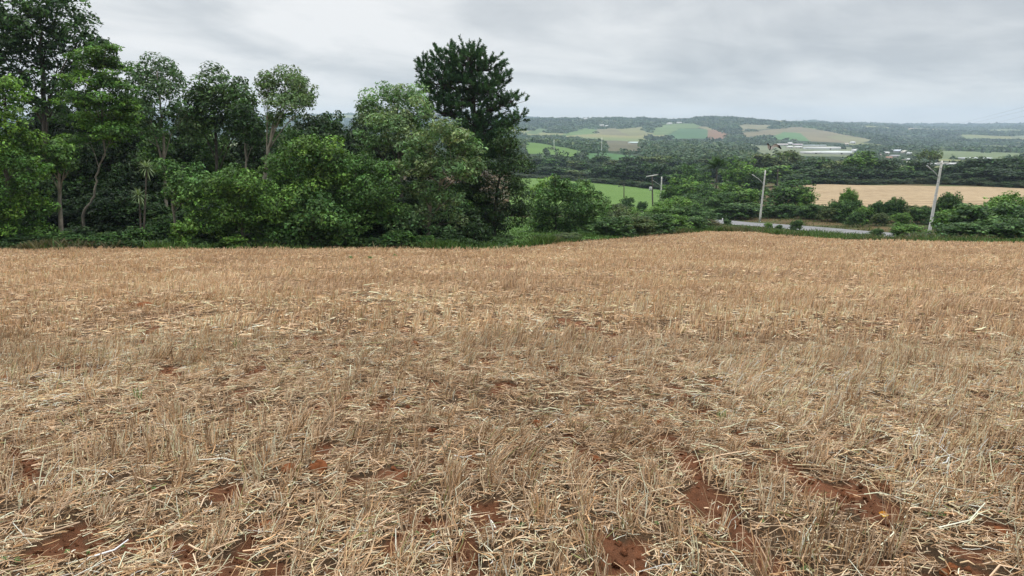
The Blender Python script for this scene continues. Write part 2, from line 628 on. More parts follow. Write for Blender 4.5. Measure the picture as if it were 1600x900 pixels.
COVER = [  # outline in the photo, nearest, farthest, colour, what
    ([(820, 221), (845, 224), (890, 232), (928, 241), (905, 247), (860, 241), (818, 240)], 480, 1050, (0.13, 0.25, 0.045)),
    ([(906, 241), (940, 238), (1015, 246), (1000, 254), (925, 255)], 450, 900, (0.075, 0.19, 0.06)),
    ([(872, 213), (910, 199.5), (936, 203), (928, 209)], 1300, 4000, (0.13, 0.22, 0.06)),
    ([(818, 208), (848, 199), (856, 202), (838, 210)], 1300, 4000, (0.11, 0.18, 0.06)),
    ([(932, 202), (962, 200), (986, 206), (986, 212.5), (932, 210)], 1300, 4000, (0.22, 0.20, 0.11)),
    ([(962, 202), (1008, 197.5), (1012, 212), (986, 212.5)], 1300, 4000, (0.23, 0.23, 0.10)),
    ([(1020, 196), (1040, 193.5), (1090, 193), (1098, 200), (1062, 201), (1042, 211), (1022, 211)], 1300, 4000, (0.15, 0.23, 0.08)),
    ([(1042, 212), (1063, 201), (1106, 202), (1112, 216), (1048, 217)], 1300, 4000, (0.08, 0.18, 0.075)),
    ([(1090, 199), (1100, 197), (1122, 203), (1108, 203)], 1300, 4000, (0.25, 0.22, 0.13)),
    ([(1107, 203), (1122, 203), (1138, 209), (1137, 217), (1106, 217)], 1300, 4000, (0.27, 0.145, 0.085)),
    ([(1138, 209), (1150, 214), (1140, 217)], 1300, 4000, (0.14, 0.2, 0.08)),
    ([(1152, 194), (1205, 195), (1205, 201), (1160, 205)], 1300, 4000, (0.24, 0.22, 0.12)),
    ([(1152, 208), (1200, 202.5), (1248, 198), (1292, 205), (1368, 219), (1330, 224), (1268, 221), (1235, 210), (1165, 214)], 1300, 4000, (0.23, 0.19, 0.11)),
    ([(1200, 217), (1225, 206), (1250, 208), (1266, 221)], 1300, 4000, (0.10, 0.22, 0.07)),
    ([(1290, 214), (1310, 210), (1366, 219), (1335, 225)], 1300, 4000, (0.25, 0.24, 0.12)),
    ([(1160, 226), (1335, 228), (1338, 245), (1200, 243)], 640, 1550, (0.19, 0.22, 0.13)),
    ([(1455, 235), (1600, 239), (1640, 247), (1460, 249)], 640, 1500, (0.17, 0.22, 0.10)),
    ([(940, 219), (1000, 221), (1010, 236), (950, 236)], 640, 1500, (0.14, 0.13, 0.075)),
    ([(1412, 200), (1434, 200), (1430, 204), (1414, 203.5)], 2000, 6000, (0.3, 0.24, 0.13)),
    ([(1580, 212), (1610, 211), (1610, 216), (1580, 217)], 2000, 6000, (0.2, 0.22, 0.12)),
]


def in_poly(px, py, poly):
    ins = np.zeros(len(px), bool)
    n = len(poly)
    for i in range(n):
        x1, y1 = poly[i]
        x2, y2 = poly[(i + 1) % n]
        cnd = (y1 > py) != (y2 > py)
        with np.errstate(divide='ignore', invalid='ignore'):
            xi = x1 + (py - y1) * (x2 - x1) / ((y2 - y1) if y2 != y1 else 1e-9)
        ins ^= cnd & (px < xi)
    return ins


def cover_of(x, y, z):
    """index of the farmed patch each point lies in, -1 for none"""
    idx = np.full(len(x), -1)
    px, py = to_px(x, np.maximum(y, 1.0), z)
    r = np.sqrt(x * x + y * y)
    for i, (poly, a, b_, c_) in enumerate(COVER):
        k = (y > 1) & (r > a) & (r < b_)
        kk = np.where(k)[0]
        if len(kk):
            ins = in_poly(px[kk], py[kk], poly)
            idx[kk[ins]] = i
    return idx


def relief(x, y, r):
    return sstep(300, 900, r) * (vnoise(x, y, 180, 11) - 0.5) * 4 + sstep(2400, 3200, r) * ((vnoise(x, y, 420, 12) - 0.5) * 30 + (vnoise(x, y, 150, 13) - 0.5) * 14)


def build_ground():
    az = np.concatenate([np.radians(np.arange(-180, -50, 5.0)), np.radians(np.arange(-50, 50.01, 0.11)), np.radians(np.arange(55, 180, 5.0))])
    rr = 0.5 * 1.013 ** np.arange(int(math.log(6200 / 0.5) / math.log(1.013)) + 1)
    A, R = np.meshgrid(az, rr)
    na, nr = len(az), len(rr)
    X, Y = (R * np.sin(A)).ravel(), (R * np.cos(A)).ravel()
    Z = GM(X, Y)
    r = R.ravel()
    far = sstep(300, 900, r)
    Z += relief(X, Y, r)
    fld = in_field(X, Y)
    eY = edge_y(X, Y)
    sm = soil_mask(X, Y)
    soil = np.array([0.185, 0.083, 0.044])
    mulch_shade = np.array([0.085, 0.056, 0.034])  # decayed straw, with the shade between the stalks darkened into the colour
    straw = np.array([0.29, 0.21, 0.13])
    grass = np.array([0.062, 0.078, 0.03])
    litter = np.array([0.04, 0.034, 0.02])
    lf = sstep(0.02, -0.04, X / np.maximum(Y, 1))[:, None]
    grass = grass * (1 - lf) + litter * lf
    wood = np.array([0.028, 0.045, 0.02])
    w = (1 - sm) * (0.08 + 0.62 * sstep(8, 30, r))
    bs = sstep(0.0, 0.6, sm)[:, None]
    C = (mulch_shade * (1 - bs) + soil * bs) * (1 - w)[:, None] + straw * w[:, None]
    n3 = vnoise(X, Y, 1.3, 21)
    patchy = sstep(0.45, 0.65, vnoise(X, Y, 6.0, 24))[:, None] * (r > 60)[:, None]
    grass = grass * (1 - 0.75 * patchy) + np.array([0.105, 0.068, 0.038]) * 0.75 * patchy
    gm = sstep(-0.3, 1.2, Y - eY + (n3 - 0.5) * 3)
    gm = np.where(Y < 1, 0, gm)
    C = C * (1 - gm)[:, None] + grass * (0.7 + 0.6 * vnoise(X, Y, 2.5, 23))[:, None] * gm[:, None]
    cp_ = ((np.abs(X) < 9.5) & (Y > eY + 0.4) & (Y < 110))
    C[cp_] = np.array([0.06, 0.055, 0.026])
    fw = sstep(420, 520, r)
    C = C * (1 - fw)[:, None] + wood * fw[:, None]
    clear = vnoise(X, Y, 260, 77) * 0.6 + vnoise(X, Y, 90, 78) * 0.4
    mw = (sstep(0.60, 0.64, clear) * sstep(520, 620, r))[:, None]
    C = C * (1 - mw) + (np.array([0.13, 0.17, 0.075]) + np.array([0.07, 0.02, 0.01]) * vnoise(X, Y, 300, 79)[:, None]) * mw
    ix = cover_of(X, Y, Z)
    pc = np.array([c_[3] for c_ in COVER])
    pc = pc * 0.74
    pc = pc * 0.8 + pc.mean(1, keepdims=True) * np.array([0.18, 0.22, 0.17])
    k = ix >= 0
    C[k] = pc[ix[k]] * (0.85 + 0.3 * vnoise(X[k], Y[k], 60, 31))[:, None]
    i = np.arange(nr - 1)[:, None] * na
    j = np.arange(na)[None]
    jn = (j + 1) % na
    Q = np.stack([i + j, i + na + j, i + na + jn, i + jn], -1).reshape(-1, 4)
    V = np.stack([X, Y, Z], 1)
    c0 = len(V)
    V = np.vstack([V, [0, 0, float(GM([0.0], [0.0])[0])]])
    C = np.vstack([C, soil])
    T = np.stack([np.full(na, c0), np.arange(na), (np.arange(na) + 1) % na], 1)
    Q = Q[:, ::-1]
    o = mesh_np('ground', V, Q, T[:, ::-1], C, M_GROUND, smooth=True)
    # make sure the sheet faces up
    nz = np.empty(len(o.data.polygons) * 3, np.float32)
    o.data.polygons.foreach_get('normal', nz)
    if nz[2::3].mean() < 0:
        o.data.flip_normals()
    tag(o, 'rolling farmland with red soil, sloping down from the stubble to the wooded valley', kind='structure')
    return o


build_ground()

# air of the valley
HZ = MB()
HZ.box((0, 0, 5), (12500, 12500, 290))
hz = HZ.build('haze', None)
hz.data.materials.clear()
m, t, out = new_mat('haze_air')
pv = N(t, 'ShaderNodeVolumePrincipled')
pv.inputs['Color'].default_value = (0.64, 0.80, 1.0, 1)
pv.inputs['Density'].default_value = 0.00015
pv.inputs['Anisotropy'].default_value = 0.2
t.links.new(pv.outputs[0], out.inputs['Volume'])
hz.data.materials.append(m)
tag(hz, 'thin bluish haze over the valley', kind='stuff')


# ------------------------------------------------------------------ draped sheets: road, fields
def patch(name, corners, nu, nv, lift, mat, label, rows=None, rowamp=0.0, rowcol=0.0):
    bl, br, tr, tl = [np.asarray(c_)[:2] for c_ in corners]
    u, v = np.meshgrid(np.linspace(0, 1, nu), np.linspace(0, 1, nv))
    u, v = u.ravel()[:, None], v.ravel()[:, None]
    xy = (bl * (1 - u) + br * u) * (1 - v) + (tl * (1 - u) + tr * u) * v
    z = G(xy[:, 0], xy[:, 1]) + lift
    c_ = np.ones((len(z), 3))
    if rows is not None:
        d, sp = rows
        ph = (xy @ np.array(d)) / sp * 2 * math.pi + 2.0 * vnoise(xy[:, 0], xy[:, 1], 25, 3)
        z = z + rowamp * np.sin(ph)
        c_ *= (1 + rowcol * np.sin(ph))[:, None]
    i = np.arange(nv - 1)[:, None] * nu
    j = np.arange(nu - 1)[None]
    Q = np.stack([i + j, i + j + 1, i + nu + j + 1, i + nu + j], -1).reshape(-1, 4)
    o = mesh_np(name, np.column_stack([xy, z]), Q, None, c_, mat, smooth=True)
    tag(o, label, kind='structure')
    return o


patch('dry_field', [P(1236, 322, 138), P(1680, 326, 118), P(1680, 300, 206), P(1228, 290, 246)], 220, 160, 0.12, M_DRY,
      'tan harvested field beyond the road', rows=((0.25, 0.97), 5.5), rowamp=0.06, rowcol=0.26)
patch('crop_field', [P(790, 334, 150), P(1085, 337, 145), P(1060, 299, 300), P(800, 276, 355)], 200, 200, 0.30, M_CROP,
      'bright green crop field in the middle distance', rows=((0.35, 0.94), 4.0), rowamp=0.06, rowcol=0.14)

ROAD_PX = [(960, 316, 250), (1015, 325, 190), (1060, 336, 150), (1105, 345.5, 122), (1160, 351.5, 108), (1240, 358, 97), (1330, 365.5, 88),
           (1400, 370.5, 82), (1480, 375, 75), (1580, 379, 66), (1750, 382, 58)]
rp = np.array([P(*q)[:2] for q in ROAD_PX])
tt = np.linspace(0, len(rp) - 1, 120)
rc = np.stack([np.interp(tt, np.arange(len(rp)), rp[:, i]) for i in (0, 1)], 1)
for _ in range(6):
    rc[1:-1] = (rc[:-2] + 2 * rc[1:-1] + rc[2:]) / 4
tg = np.gradient(rc, axis=0)
tg /= np.linalg.norm(tg, axis=1, keepdims=True)
nrm = np.stack([-tg[:, 1], tg[:, 0]], 1)
offs = np.linspace(-2.9, 2.9, 7)
V = np.concatenate([np.column_stack([rc + nrm * q, np.zeros(len(rc))]) for q in offs])
zz = G(rc[:, 0], rc[:, 1])
V[:, 2] = np.tile(zz, 7) + 0.22 - 0.008 * np.repeat(np.abs(offs), len(rc)) ** 1.5
n_ = len(rc)
Q = []
for q in range(6):
    for i in range(n_ - 1):
        Q.append([q * n_ + i, q * n_ + i + 1, (q + 1) * n_ + i + 1, (q + 1) * n_ + i])
ro = mesh_np('road', V, Q, None, None, M_ASPH, smooth=True)
tag(ro, 'pale grey country road passing below the field', kind='structure')


# ------------------------------------------------------------------ foliage
def leaf_quads(c, n, L, W, rng, droop=0.0, fold=0.15):
    k = len(c)
    n = n / (np.linalg.norm(n, axis=1, keepdims=True) + 1e-9)
    t = rng.normal(size=(k, 3))
    t[:, 2] -= droop
    t -= n * (t * n).sum(1, keepdims=True)
    t /= np.linalg.norm(t, axis=1, keepdims=True) + 1e-9
    b_ = np.cross(n, t)
    q_ = rng.uniform(0.5, 1.0, k) * rng.choice([0.75, 1.0, 1.35], k)
    L = (L * 1.2 * q_)[:, None]
    W = (W * 1.2 * q_ * rng.uniform(0.8, 1.25, k))[:, None]
    V = np.empty((k, 4, 3))
    V[:, 0] = c - t * L / 2
    V[:, 1] = c + b_ * W / 2 + n * W * fold - t * L * 0.06
    V[:, 2] = c + t * L / 2 - n * L * 0.08
    V[:, 3] = c - b_ * W / 2 + n * W * fold - t * L * 0.06
    return V.reshape(-1, 3), np.arange(k * 4).reshape(-1, 4)


def fib(n, rng):
    i = np.arange(n) + 0.5
    ph = np.arccos(1 - 2 * i / n)
    th = math.pi * (1 + 5 ** 0.5) * i + rng.uniform(0, 6.28)
    d = np.stack([np.cos(th) * np.sin(ph), np.sin(th) * np.sin(ph), np.cos(ph)], 1)
    d += rng.normal(size=d.shape) * 0.22
    return d / np.linalg.norm(d, axis=1, keepdims=True)


def crown_leaves(lobes, rng, L, W, pal, dens=0.52, up=0.75, flat=0.66, rs_f=0.42, lower=0.65, droop=0.0, jit=0.0, shellmin=0.5, rs_max=1.3):
    """lobes: (centre, radii).  Leaves sit in many sub-clumps spread through each lobe."""
    VV, QQ, CC, subs = [], [], [], []
    nq = 0
    pal = np.array(pal)
    for c0, r0 in lobes:
        r0 = np.asarray(r0, float)
        rm = r0.mean()
        rs = min(max(rs_f * rm, L * 0.9), rs_max)
        area = 4 * math.pi * rm * rm
        ns = int(np.clip(area / (math.pi * rs * rs) * 1.1, 6, 110))
        d = fib(ns, rng)
        keep = (d[:, 2] > -0.35) | (rng.uniform(size=ns) < lower)
        d = d[keep]
        ns = len(d)
        sc = np.asarray(c0) + d * r0 * rng.uniform(0.35, 0.98, (ns, 1)) + rng.normal(size=(ns, 3)) * jit
        subs.append((np.asarray(c0), sc))
        for q in range(ns):
            rq = rs * rng.uniform(0.45, 1.35)
            k = max(6, int(dens * 4 * math.pi * rq * rq / (L * W)))
            e = rng.normal(size=(k, 3))
            e /= np.linalg.norm(e, axis=1, keepdims=True)
            pos = sc[q] + e * rq * (rng.uniform(shellmin ** 3, 1, (k, 1)) ** (1 / 3)) * np.array([1, 1, flat])
            nn = e * 0.55 + np.array([0, 0, up]) + rng.normal(size=(k, 3)) * 0.55 + d[q] * 0.2
            v, f = leaf_quads(pos, nn, L, W, rng, droop)
            base = pal[rng.integers(len(pal))] * rng.uniform(0.72, 1.38)
            cc = base[None] * rng.uniform(0.45, 1.7, (k, 1)) * (1 + rng.normal(size=(k, 3)) * 0.07)
            VV.append(v)
            QQ.append(f + nq)
            nq += len(v)
            CC.append(np.repeat(np.clip(cc, 0.003, 1), 4, axis=0))
    return np.concatenate(VV), np.concatenate(QQ), np.concatenate(CC), subs


def bez(a, b_, bulge, n=6):
    a, b_ = np.asarray(a, float), np.asarray(b_, float)
    m = (a + b_) / 2 + np.asarray(bulge)
    t_ = np.linspace(0, 1, n)[:, None]
    return (1 - t_) ** 2 * a + 2 * t_ * (1 - t_) * m + t_ ** 2 * b_


def trunk_mesh(path, r0, subs, rng, bark, twig=0.55, nt=5):
    mb = MB()
    path = np.asarray(path, float)
    n = len(path)
    # resample with a slight wander
    s = np.linspace(0, n - 1, max(8, n * 4))
    pp = np.stack([np.interp(s, np.arange(n), path[:, i]) for i in range(3)], 1)
    h = max(pp[-1, 2] - pp[0, 2], 0.5)
    pp[1:-1, :2] += rng.normal(size=(len(pp) - 2, 2)) * 0.0028 * h
    rad = r0 * (1 - 0.8 * np.linspace(0, 1, len(pp)) ** 0.9)
    rad[0] *= 1.35
    mb.tube(pp, rad, 8, bark)
    for c0, sc in subs:
        zt = np.clip((c0[2] - pp[0, 2]) * rng.uniform(0.55, 0.85), 0.1 * h, h * 0.95)
        i = int(np.argmin(abs(pp[:, 2] - pp[0, 2] - zt)))
        q = bez(pp[i], c0, (0, 0, 0.12 * np.linalg.norm(c0 - pp[i])), 7)
        ra = max(0.025, rad[i] * 0.45)
        mb.tube(q, np.linspace(ra, ra * 0.4, 7), 6, bark)
        for e in sc[rng.permutation(len(sc))[:nt]]:
            q2 = bez(q[rng.integers(3, 7)], e, rng.normal(size=3) * 0.15, 5)
            mb.tube(q2, np.linspace(ra * 0.4, 0.012, 5), 4, bark, cap=False)
    return mb


PAL = {
    'dark': [(0.030, 0.066, 0.020), (0.042, 0.085, 0.025), (0.024, 0.052, 0.019)],
    'mid': [(0.055, 0.115, 0.030), (0.075, 0.145, 0.036), (0.04, 0.09, 0.025)],
    'bright': [(0.10, 0.195, 0.036), (0.125, 0.225, 0.045), (0.075, 0.155, 0.032)],
    'lime': [(0.13, 0.23, 0.045), (0.10, 0.19, 0.04), (0.16, 0.25, 0.055)],
    'pale': [(0.085, 0.155, 0.060), (0.11, 0.185, 0.075), (0.07, 0.13, 0.05), (0.13, 0.18, 0.08)],
    'olive': [(0.085, 0.125, 0.036), (0.11, 0.14, 0.048), (0.06, 0.095, 0.03)],
    'brown': [(0.11, 0.12, 0.05), (0.125, 0.11, 0.05), (0.07, 0.095, 0.035)],
    'pine': [(0.030, 0.070, 0.028), (0.042, 0.09, 0.034), (0.022, 0.052, 0.022)],
}
GREY_BARK = (1.25, 1.2, 1.15)
PALE_BARK = (3.6, 3.4, 3.1)
DARK_BARK = (0.8, 0.75, 0.7)


def tree(name, label, cat, D, base_px, lobes, pal, trunk=None, L=0.24, W=0.12, r0=0.16, bark=GREY_BARK, seed=1, group=None,
         part='crown', depth=0.6, stem='trunk', nt=5, **kw):
    """lobes in photo pixels (px, py, rx, ry[, depth offset m]) at D metres; everything becomes metres around the base"""
    rng = np.random.default_rng(seed)
    b0 = P(base_px, 380, D)
    b0[2] = G1(b0[0], b0[1]) - 0.05
    lb = []
    for q in lobes:
        c0 = P(q[0], q[1], D)
        s = math.sqrt(c0[0] ** 2 * 0 + D ** 2 + (c0[2] - EYE) ** 2) / FPX
        rx, ry = q[2] * s * 1.08, q[3] * s * 1.12
        dy = q[4] if len(q) > 4 else rng.uniform(-depth, depth) * rx
        c0 = P(q[0], q[1], D + dy) - b0
        lb.append((c0, (rx, 0.5 * (rx + ry) if ry < rx else rx, ry)))
    f_ = (0.82, 0.92, 1.02)[seed % 3]
    V, Q, C, subs = crown_leaves(lb, rng, L * f_, W * f_, np.array(PAL[pal] if isinstance(pal, str) else pal) * 1.32, **kw)
    root = thing(name, label, cat, b0, group)
    mesh_np(part, V, Q, None, C, M_LEAF, root)
    if trunk is None:
        top = max(lb, key=lambda q: q[0][2])[0]
        path = [np.zeros(3), top * np.array([0.35, 0.35, 0.5]), top]
    else:
        path = [np.zeros(3)] + [P(x, y, D) - b0 for x, y in trunk]
    trunk_mesh(path, r0, subs, rng, bark, nt=nt).build(stem, M_BARK, root, smooth=True)
    return root


# ---- the wood on the left, back to front
tree('forest_tree', 'tallest dark tree at the left edge, crown cut off by the top of the photo', 'tree', 56, 70,
     [(20, 10, 60, 40), (90, 22, 48, 32), (60, 62, 60, 32), (128, 58, 30, 24), (0, 78, 50, 36), (92, 98, 44, 28), (20, 118, 45, 32), (150, 72, 16, 15),
      (60, -40, 70, 40), (-40, 30, 60, 60), (75, 150, 45, 30)], 'dark', trunk=[(72, 250), (68, 120), (60, 20)], L=0.30, W=0.16, r0=0.32, seed=11,
     dens=0.34, rs_f=0.28, shellmin=0.3)
tree('forest_tree', 'bright green tree with flat layered branches above a thin forked trunk', 'tree', 47, 128,
     [(150, 92, 40, 13), (182, 108, 18, 16), (138, 122, 52, 14), (176, 134, 38, 13), (150, 154, 56, 14), (188, 168, 32, 12), (150, 186, 58, 13),
      (184, 204, 42, 12), (140, 219, 48, 11), (200, 188, 22, 10), (165, 76, 25, 9)], [(0.055, 0.12, 0.022), (0.08, 0.155, 0.026), (0.04, 0.09, 0.02)],
     trunk=[(132, 330), (148, 305), (152, 270), (163, 240), (150, 90)], L=0.25, W=0.12, r0=0.11, bark=PALE_BARK, seed=12, up=0.8, flat=0.4, rs_f=0.42)
tree('forest_tree', 'rounded feathery-topped tree beside the layered bright tree, sky gap on its left', 'tree', 51, 258,
     [(244, 112, 38, 22), (214, 128, 18, 14), (272, 126, 18, 16), (250, 146, 38, 18), (236, 190, 36, 24), (280, 176, 20, 14), (222, 160, 20, 16)],
     [(0.065, 0.115, 0.05), (0.05, 0.1, 0.035), (0.08, 0.135, 0.06)], trunk=[(259, 330), (256, 220), (250, 170), (246, 112)], L=0.26, W=0.12, r0=0.15, bark=PALE_BARK, seed=13, dens=0.45)
tree('forest_tree', 'broad domed dark green tree left of the pale-trunked round tree', 'tree', 53, 345,
     [(335, 136, 40, 26), (370, 152, 26, 22), (308, 152, 22, 22), (340, 176, 52, 26), (384, 178, 22, 28), (312, 196, 30, 22), (365, 205, 38, 24)],
     [(0.05, 0.095, 0.03), (0.065, 0.115, 0.038), (0.035, 0.07, 0.022)], L=0.25, W=0.12, r0=0.2, seed=14)
tree('forest_tree', 'slender round-headed tree with a pale bare trunk, standing clear against the sky', 'tree', 49, 412,
     [(446, 128, 38, 22), (470, 148, 25, 20), (420, 138, 18, 20), (448, 164, 36, 17), (428, 184, 18, 10), (482, 160, 12, 12)],
     [(0.085, 0.14, 0.055), (0.07, 0.125, 0.045), (0.10, 0.155, 0.06)], trunk=[(413, 275), (420, 235), (427, 200), (438, 172), (446, 135)], L=0.23, W=0.11,
     r0=0.17, bark=PALE_BARK, seed=15, dens=0.45, nt=8)
tree('forest_tree', 'thin dark tree with a pale dead-limbed trunk just left of the round-headed tree', 'tree', 50, 386,
     [(388, 200, 26, 24), (378, 176, 20, 20), (400, 215, 18, 16)], 'dark', trunk=[(385, 275), (383, 230), (386, 190)], L=0.24, W=0.12, r0=0.11,
     bark=PALE_BARK, seed=16)

BACK = [  # px, top, D, width px, seed
    (180, 150, 66, 95, 1), (225, 175, 62, 70, 2), (285, 170, 66, 80, 3), (345, 205, 62, 80, 4), (410, 190, 68, 90, 5), (478, 182, 72, 80, 6),
    (528, 180, 70, 70, 7), (560, 192, 66, 70, 8), (112, 150, 60, 100, 9), (60, 160, 62, 100, 17), (322, 192, 57, 84, 18), (392, 205, 58, 84, 19), (165, 190, 58, 84, 20), (250, 200, 57, 80, 21), (505, 178, 64, 92, 22), (552, 182, 62, 84, 23), (455, 184, 64, 84, 24), (205, 160, 61, 84, 25), (40, 180, 60, 90, 10), (-20, 200, 58, 90, 11), (600, 210, 64, 90, 12),
    (660, 235, 60, 80, 13), (450, 205, 60, 80, 14), (300, 215, 58, 80, 15), (205, 235, 56, 80, 16)]


def template(name, label, cat, H, R, pal, L, W, seed, nlobe=7, trunk_h=0.3, dome=False, part='crown', stem='trunk', group=None, **kw):
    """a tree H metres tall around its own base"""
    rng = np.random.default_rng(seed)
    lb = []
    if dome:
        nlobe += 4
    for i in range(nlobe):
        if dome and i == 0:
            c0 = np.array([0, 0, H * 0.62])
            rr_ = R * 0.62
        elif dome:
            a = i * 2.4 + rng.uniform(-0.4, 0.4)
            f_ = (i - 0.5) / (nlobe - 1)
            zz_ = (0.14 + 0.66 * f_) * H * rng.uniform(0.9, 1.08)
            q = R * rng.uniform(0.50, 0.68) * math.sqrt(max(0.05, 1 - (zz_ / H) ** 2.2))
            c0 = np.array([math.cos(a) * q, math.sin(a) * q, zz_])
            rr_ = R * rng.uniform(0.26, 0.52)
        elif i == 0:
            c0 = np.array([0, 0, H * 0.80])
            rr_ = R * 0.55
        else:
            a = i * 2.4 + rng.uniform(-0.4, 0.4)
            zz_ = rng.uniform(trunk_h + 0.10, 0.72) * H
            q = R * rng.uniform(0.40, 0.66) * (1 - 0.35 * max(0, zz_ / H - 0.55) / 0.4)
            c0 = np.array([math.cos(a) * q, math.sin(a) * q, zz_])
            rr_ = R * rng.uniform(0.38, 0.55)
        lb.append((c0, (rr_, rr_, rr_ * rng.uniform(0.62, 0.85))))
    kw.setdefault('jit', R * 0.09)
    V, Q, C, subs = crown_leaves(lb, rng, L, W, PAL[pal], **kw)
    top = np.percentile(V[:, 2], 99.7)
    root = thing(name, label, cat, (0, 0, 0), group)
    mesh_np(part, V, Q, None, C, M_LEAF, root)
    trunk_mesh([(0, 0, -0.4), (0.1, 0, H * 0.4), (0, 0, H * 0.78)], H * 0.022, subs, rng, GREY_BARK, nt=2).build(stem, M_BARK, root, smooth=True)
    root['_h'] = float(top)
    root['_r'] = float(np.percentile(np.abs(V[:, 0]), 97))
    return root


USED = set()


def place(tp, px, top, D, wpx, label=None, group=None, tint=None, rz=None, rng=random.Random(5)):
    """stand a copy of a template on the ground so that it is as tall and as wide as the photo's"""
    x, y, zt = P(px, top, D)
    g = G1(x, y)
    h = max(zt - g, 0.6)
    w = wpx * D / FPX / 2
    sx = w / tp['_r']
    sc = (sx, sx, h / tp['_h'])
    rz = rng.uniform(0, 6.28) if rz is None else rz
    if tp.name not in USED:
        USED.add(tp.name)
        tp.location = (x, y, g - 0.03)
        tp.rotation_euler = (0, 0, rz)
        tp.scale = sc
        if label:
            tp['label'] = label
        if group:
            tp['group'] = group
        if tint:
            for ch in tp.children:
                if ch.name.startswith(('crown', 'foliage')):
                    ch.color = (*tint, 1)
        return tp
    return copy_tree(tp, (x, y, g - 0.03), rz, sc, label, group, tint)


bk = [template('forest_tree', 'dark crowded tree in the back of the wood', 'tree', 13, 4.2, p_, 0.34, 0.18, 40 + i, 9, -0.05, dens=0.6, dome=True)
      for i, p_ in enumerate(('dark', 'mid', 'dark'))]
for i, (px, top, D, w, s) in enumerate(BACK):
    tn = 0.65 + 0.4 * ((s * 37) % 10) / 10  # varied tint, lowered to paint in the shade at the back of the wood
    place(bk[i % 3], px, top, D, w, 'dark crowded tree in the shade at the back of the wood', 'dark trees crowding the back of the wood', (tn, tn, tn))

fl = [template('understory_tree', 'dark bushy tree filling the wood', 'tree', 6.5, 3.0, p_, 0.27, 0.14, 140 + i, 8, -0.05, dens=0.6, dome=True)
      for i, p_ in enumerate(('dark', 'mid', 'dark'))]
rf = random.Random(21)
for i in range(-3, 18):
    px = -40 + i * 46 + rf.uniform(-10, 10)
    tn = rf.uniform(0.6, 1.0)  # varied tint, lowered so the leaf colour carries the shade inside the wood
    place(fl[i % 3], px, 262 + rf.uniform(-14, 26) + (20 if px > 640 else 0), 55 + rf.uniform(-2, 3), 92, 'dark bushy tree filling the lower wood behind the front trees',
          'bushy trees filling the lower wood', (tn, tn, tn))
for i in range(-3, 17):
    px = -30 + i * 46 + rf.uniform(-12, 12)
    tn = rf.uniform(0.6, 1.1)  # same lowered tint, shade of the lower wood put into the leaves
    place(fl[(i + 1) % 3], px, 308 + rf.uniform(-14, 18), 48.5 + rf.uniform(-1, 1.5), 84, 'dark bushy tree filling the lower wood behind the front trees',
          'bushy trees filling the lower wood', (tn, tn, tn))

# dense leafy masses in front
tree('leafy_tree', 'dense leafy tree draped to the ground at the left edge of the field', 'tree', 41, 20,
     [(8, 148, 28, 30), (24, 196, 30, 36), (-6, 240, 40, 40), (40, 262, 30, 28), (18, 312, 46, 36), (60, 322, 24, 26), (16, 360, 50, 28), (-30, 180, 40, 50), (-40, 320, 50, 60)],
     [(0.06, 0.125, 0.024), (0.045, 0.10, 0.022), (0.09, 0.17, 0.028)], L=0.22, W=0.12, r0=0.18, seed=21)
tree('leafy_tree', 'leafy tree on one straight bare grey trunk near the left edge', 'tree', 43, 95,
     [(84, 246, 32, 18), (102, 262, 18, 13), (62, 236, 28, 16), (100, 232, 22, 14), (75, 265, 22, 12)], [(0.055, 0.115, 0.024), (0.08, 0.15, 0.03), (0.045, 0.09, 0.022)],
     trunk=[(94, 320), (92, 275), (88, 235)], L=0.22, W=0.12, r0=0.16, bark=PALE_BARK, seed=22)
tree('leafy_tree', 'low leaning tree with a bent trunk right of the spiky rosettes', 'tree', 44, 278,
     [(290, 278, 34, 20), (264, 264, 22, 16), (322, 292, 34, 22), (300, 306, 34, 18), (275, 296, 22, 18)], 'mid',
     trunk=[(272, 335), (268, 312), (285, 285), (300, 275)], L=0.22, W=0.11, r0=0.10, bark=PALE_BARK, seed=23)
tree('leafy_tree', 'bright bushy tree below the slender round-headed tree', 'tree', 43, 380,
     [(372, 282, 42, 24), (346, 306, 34, 26), (400, 306, 42, 28), (430, 326, 34, 26), (386, 338, 50, 26), (340, 344, 36, 24), (420, 358, 40, 24)],
     [(0.07, 0.14, 0.028), (0.09, 0.17, 0.034), (0.05, 0.105, 0.024)], L=0.22, W=0.12, r0=0.12, seed=24)
tree('leafy_tree', 'mid green tree of the centre wood, sloping away right of the round-headed tree', 'tree', 46, 490,
     [(470, 248, 46, 28), (506, 240, 40, 22), (440, 262, 30, 24), (490, 282, 48, 30), (460, 302, 40, 28), (520, 268, 30, 24)],
     [(0.065, 0.13, 0.028), (0.085, 0.155, 0.032), (0.045, 0.1, 0.024)], L=0.23, W=0.12, r0=0.16, seed=25)
tree('leafy_tree', 'lower dark bushy tree at the field edge in the middle of the wood', 'tree', 44, 490,
     [(484, 326, 42, 30), (450, 350, 40, 28), (520, 340, 36, 30), (500, 362, 46, 24), (460, 372, 40, 16)], 'mid', L=0.22, W=0.11, r0=0.12, seed=26)
tree('leafy_tree', 'green tree under the left side of the tall grey-green tree', 'tree', 46, 560,
     [(556, 264, 40, 28), (538, 300, 40, 30), (586, 292, 38, 32), (560, 330, 44, 30), (600, 330, 36, 26), (545, 362, 40, 24)],
     [(0.05, 0.11, 0.026), (0.07, 0.14, 0.032), (0.04, 0.085, 0.022)], L=0.22, W=0.11, r0=0.14, seed=27)
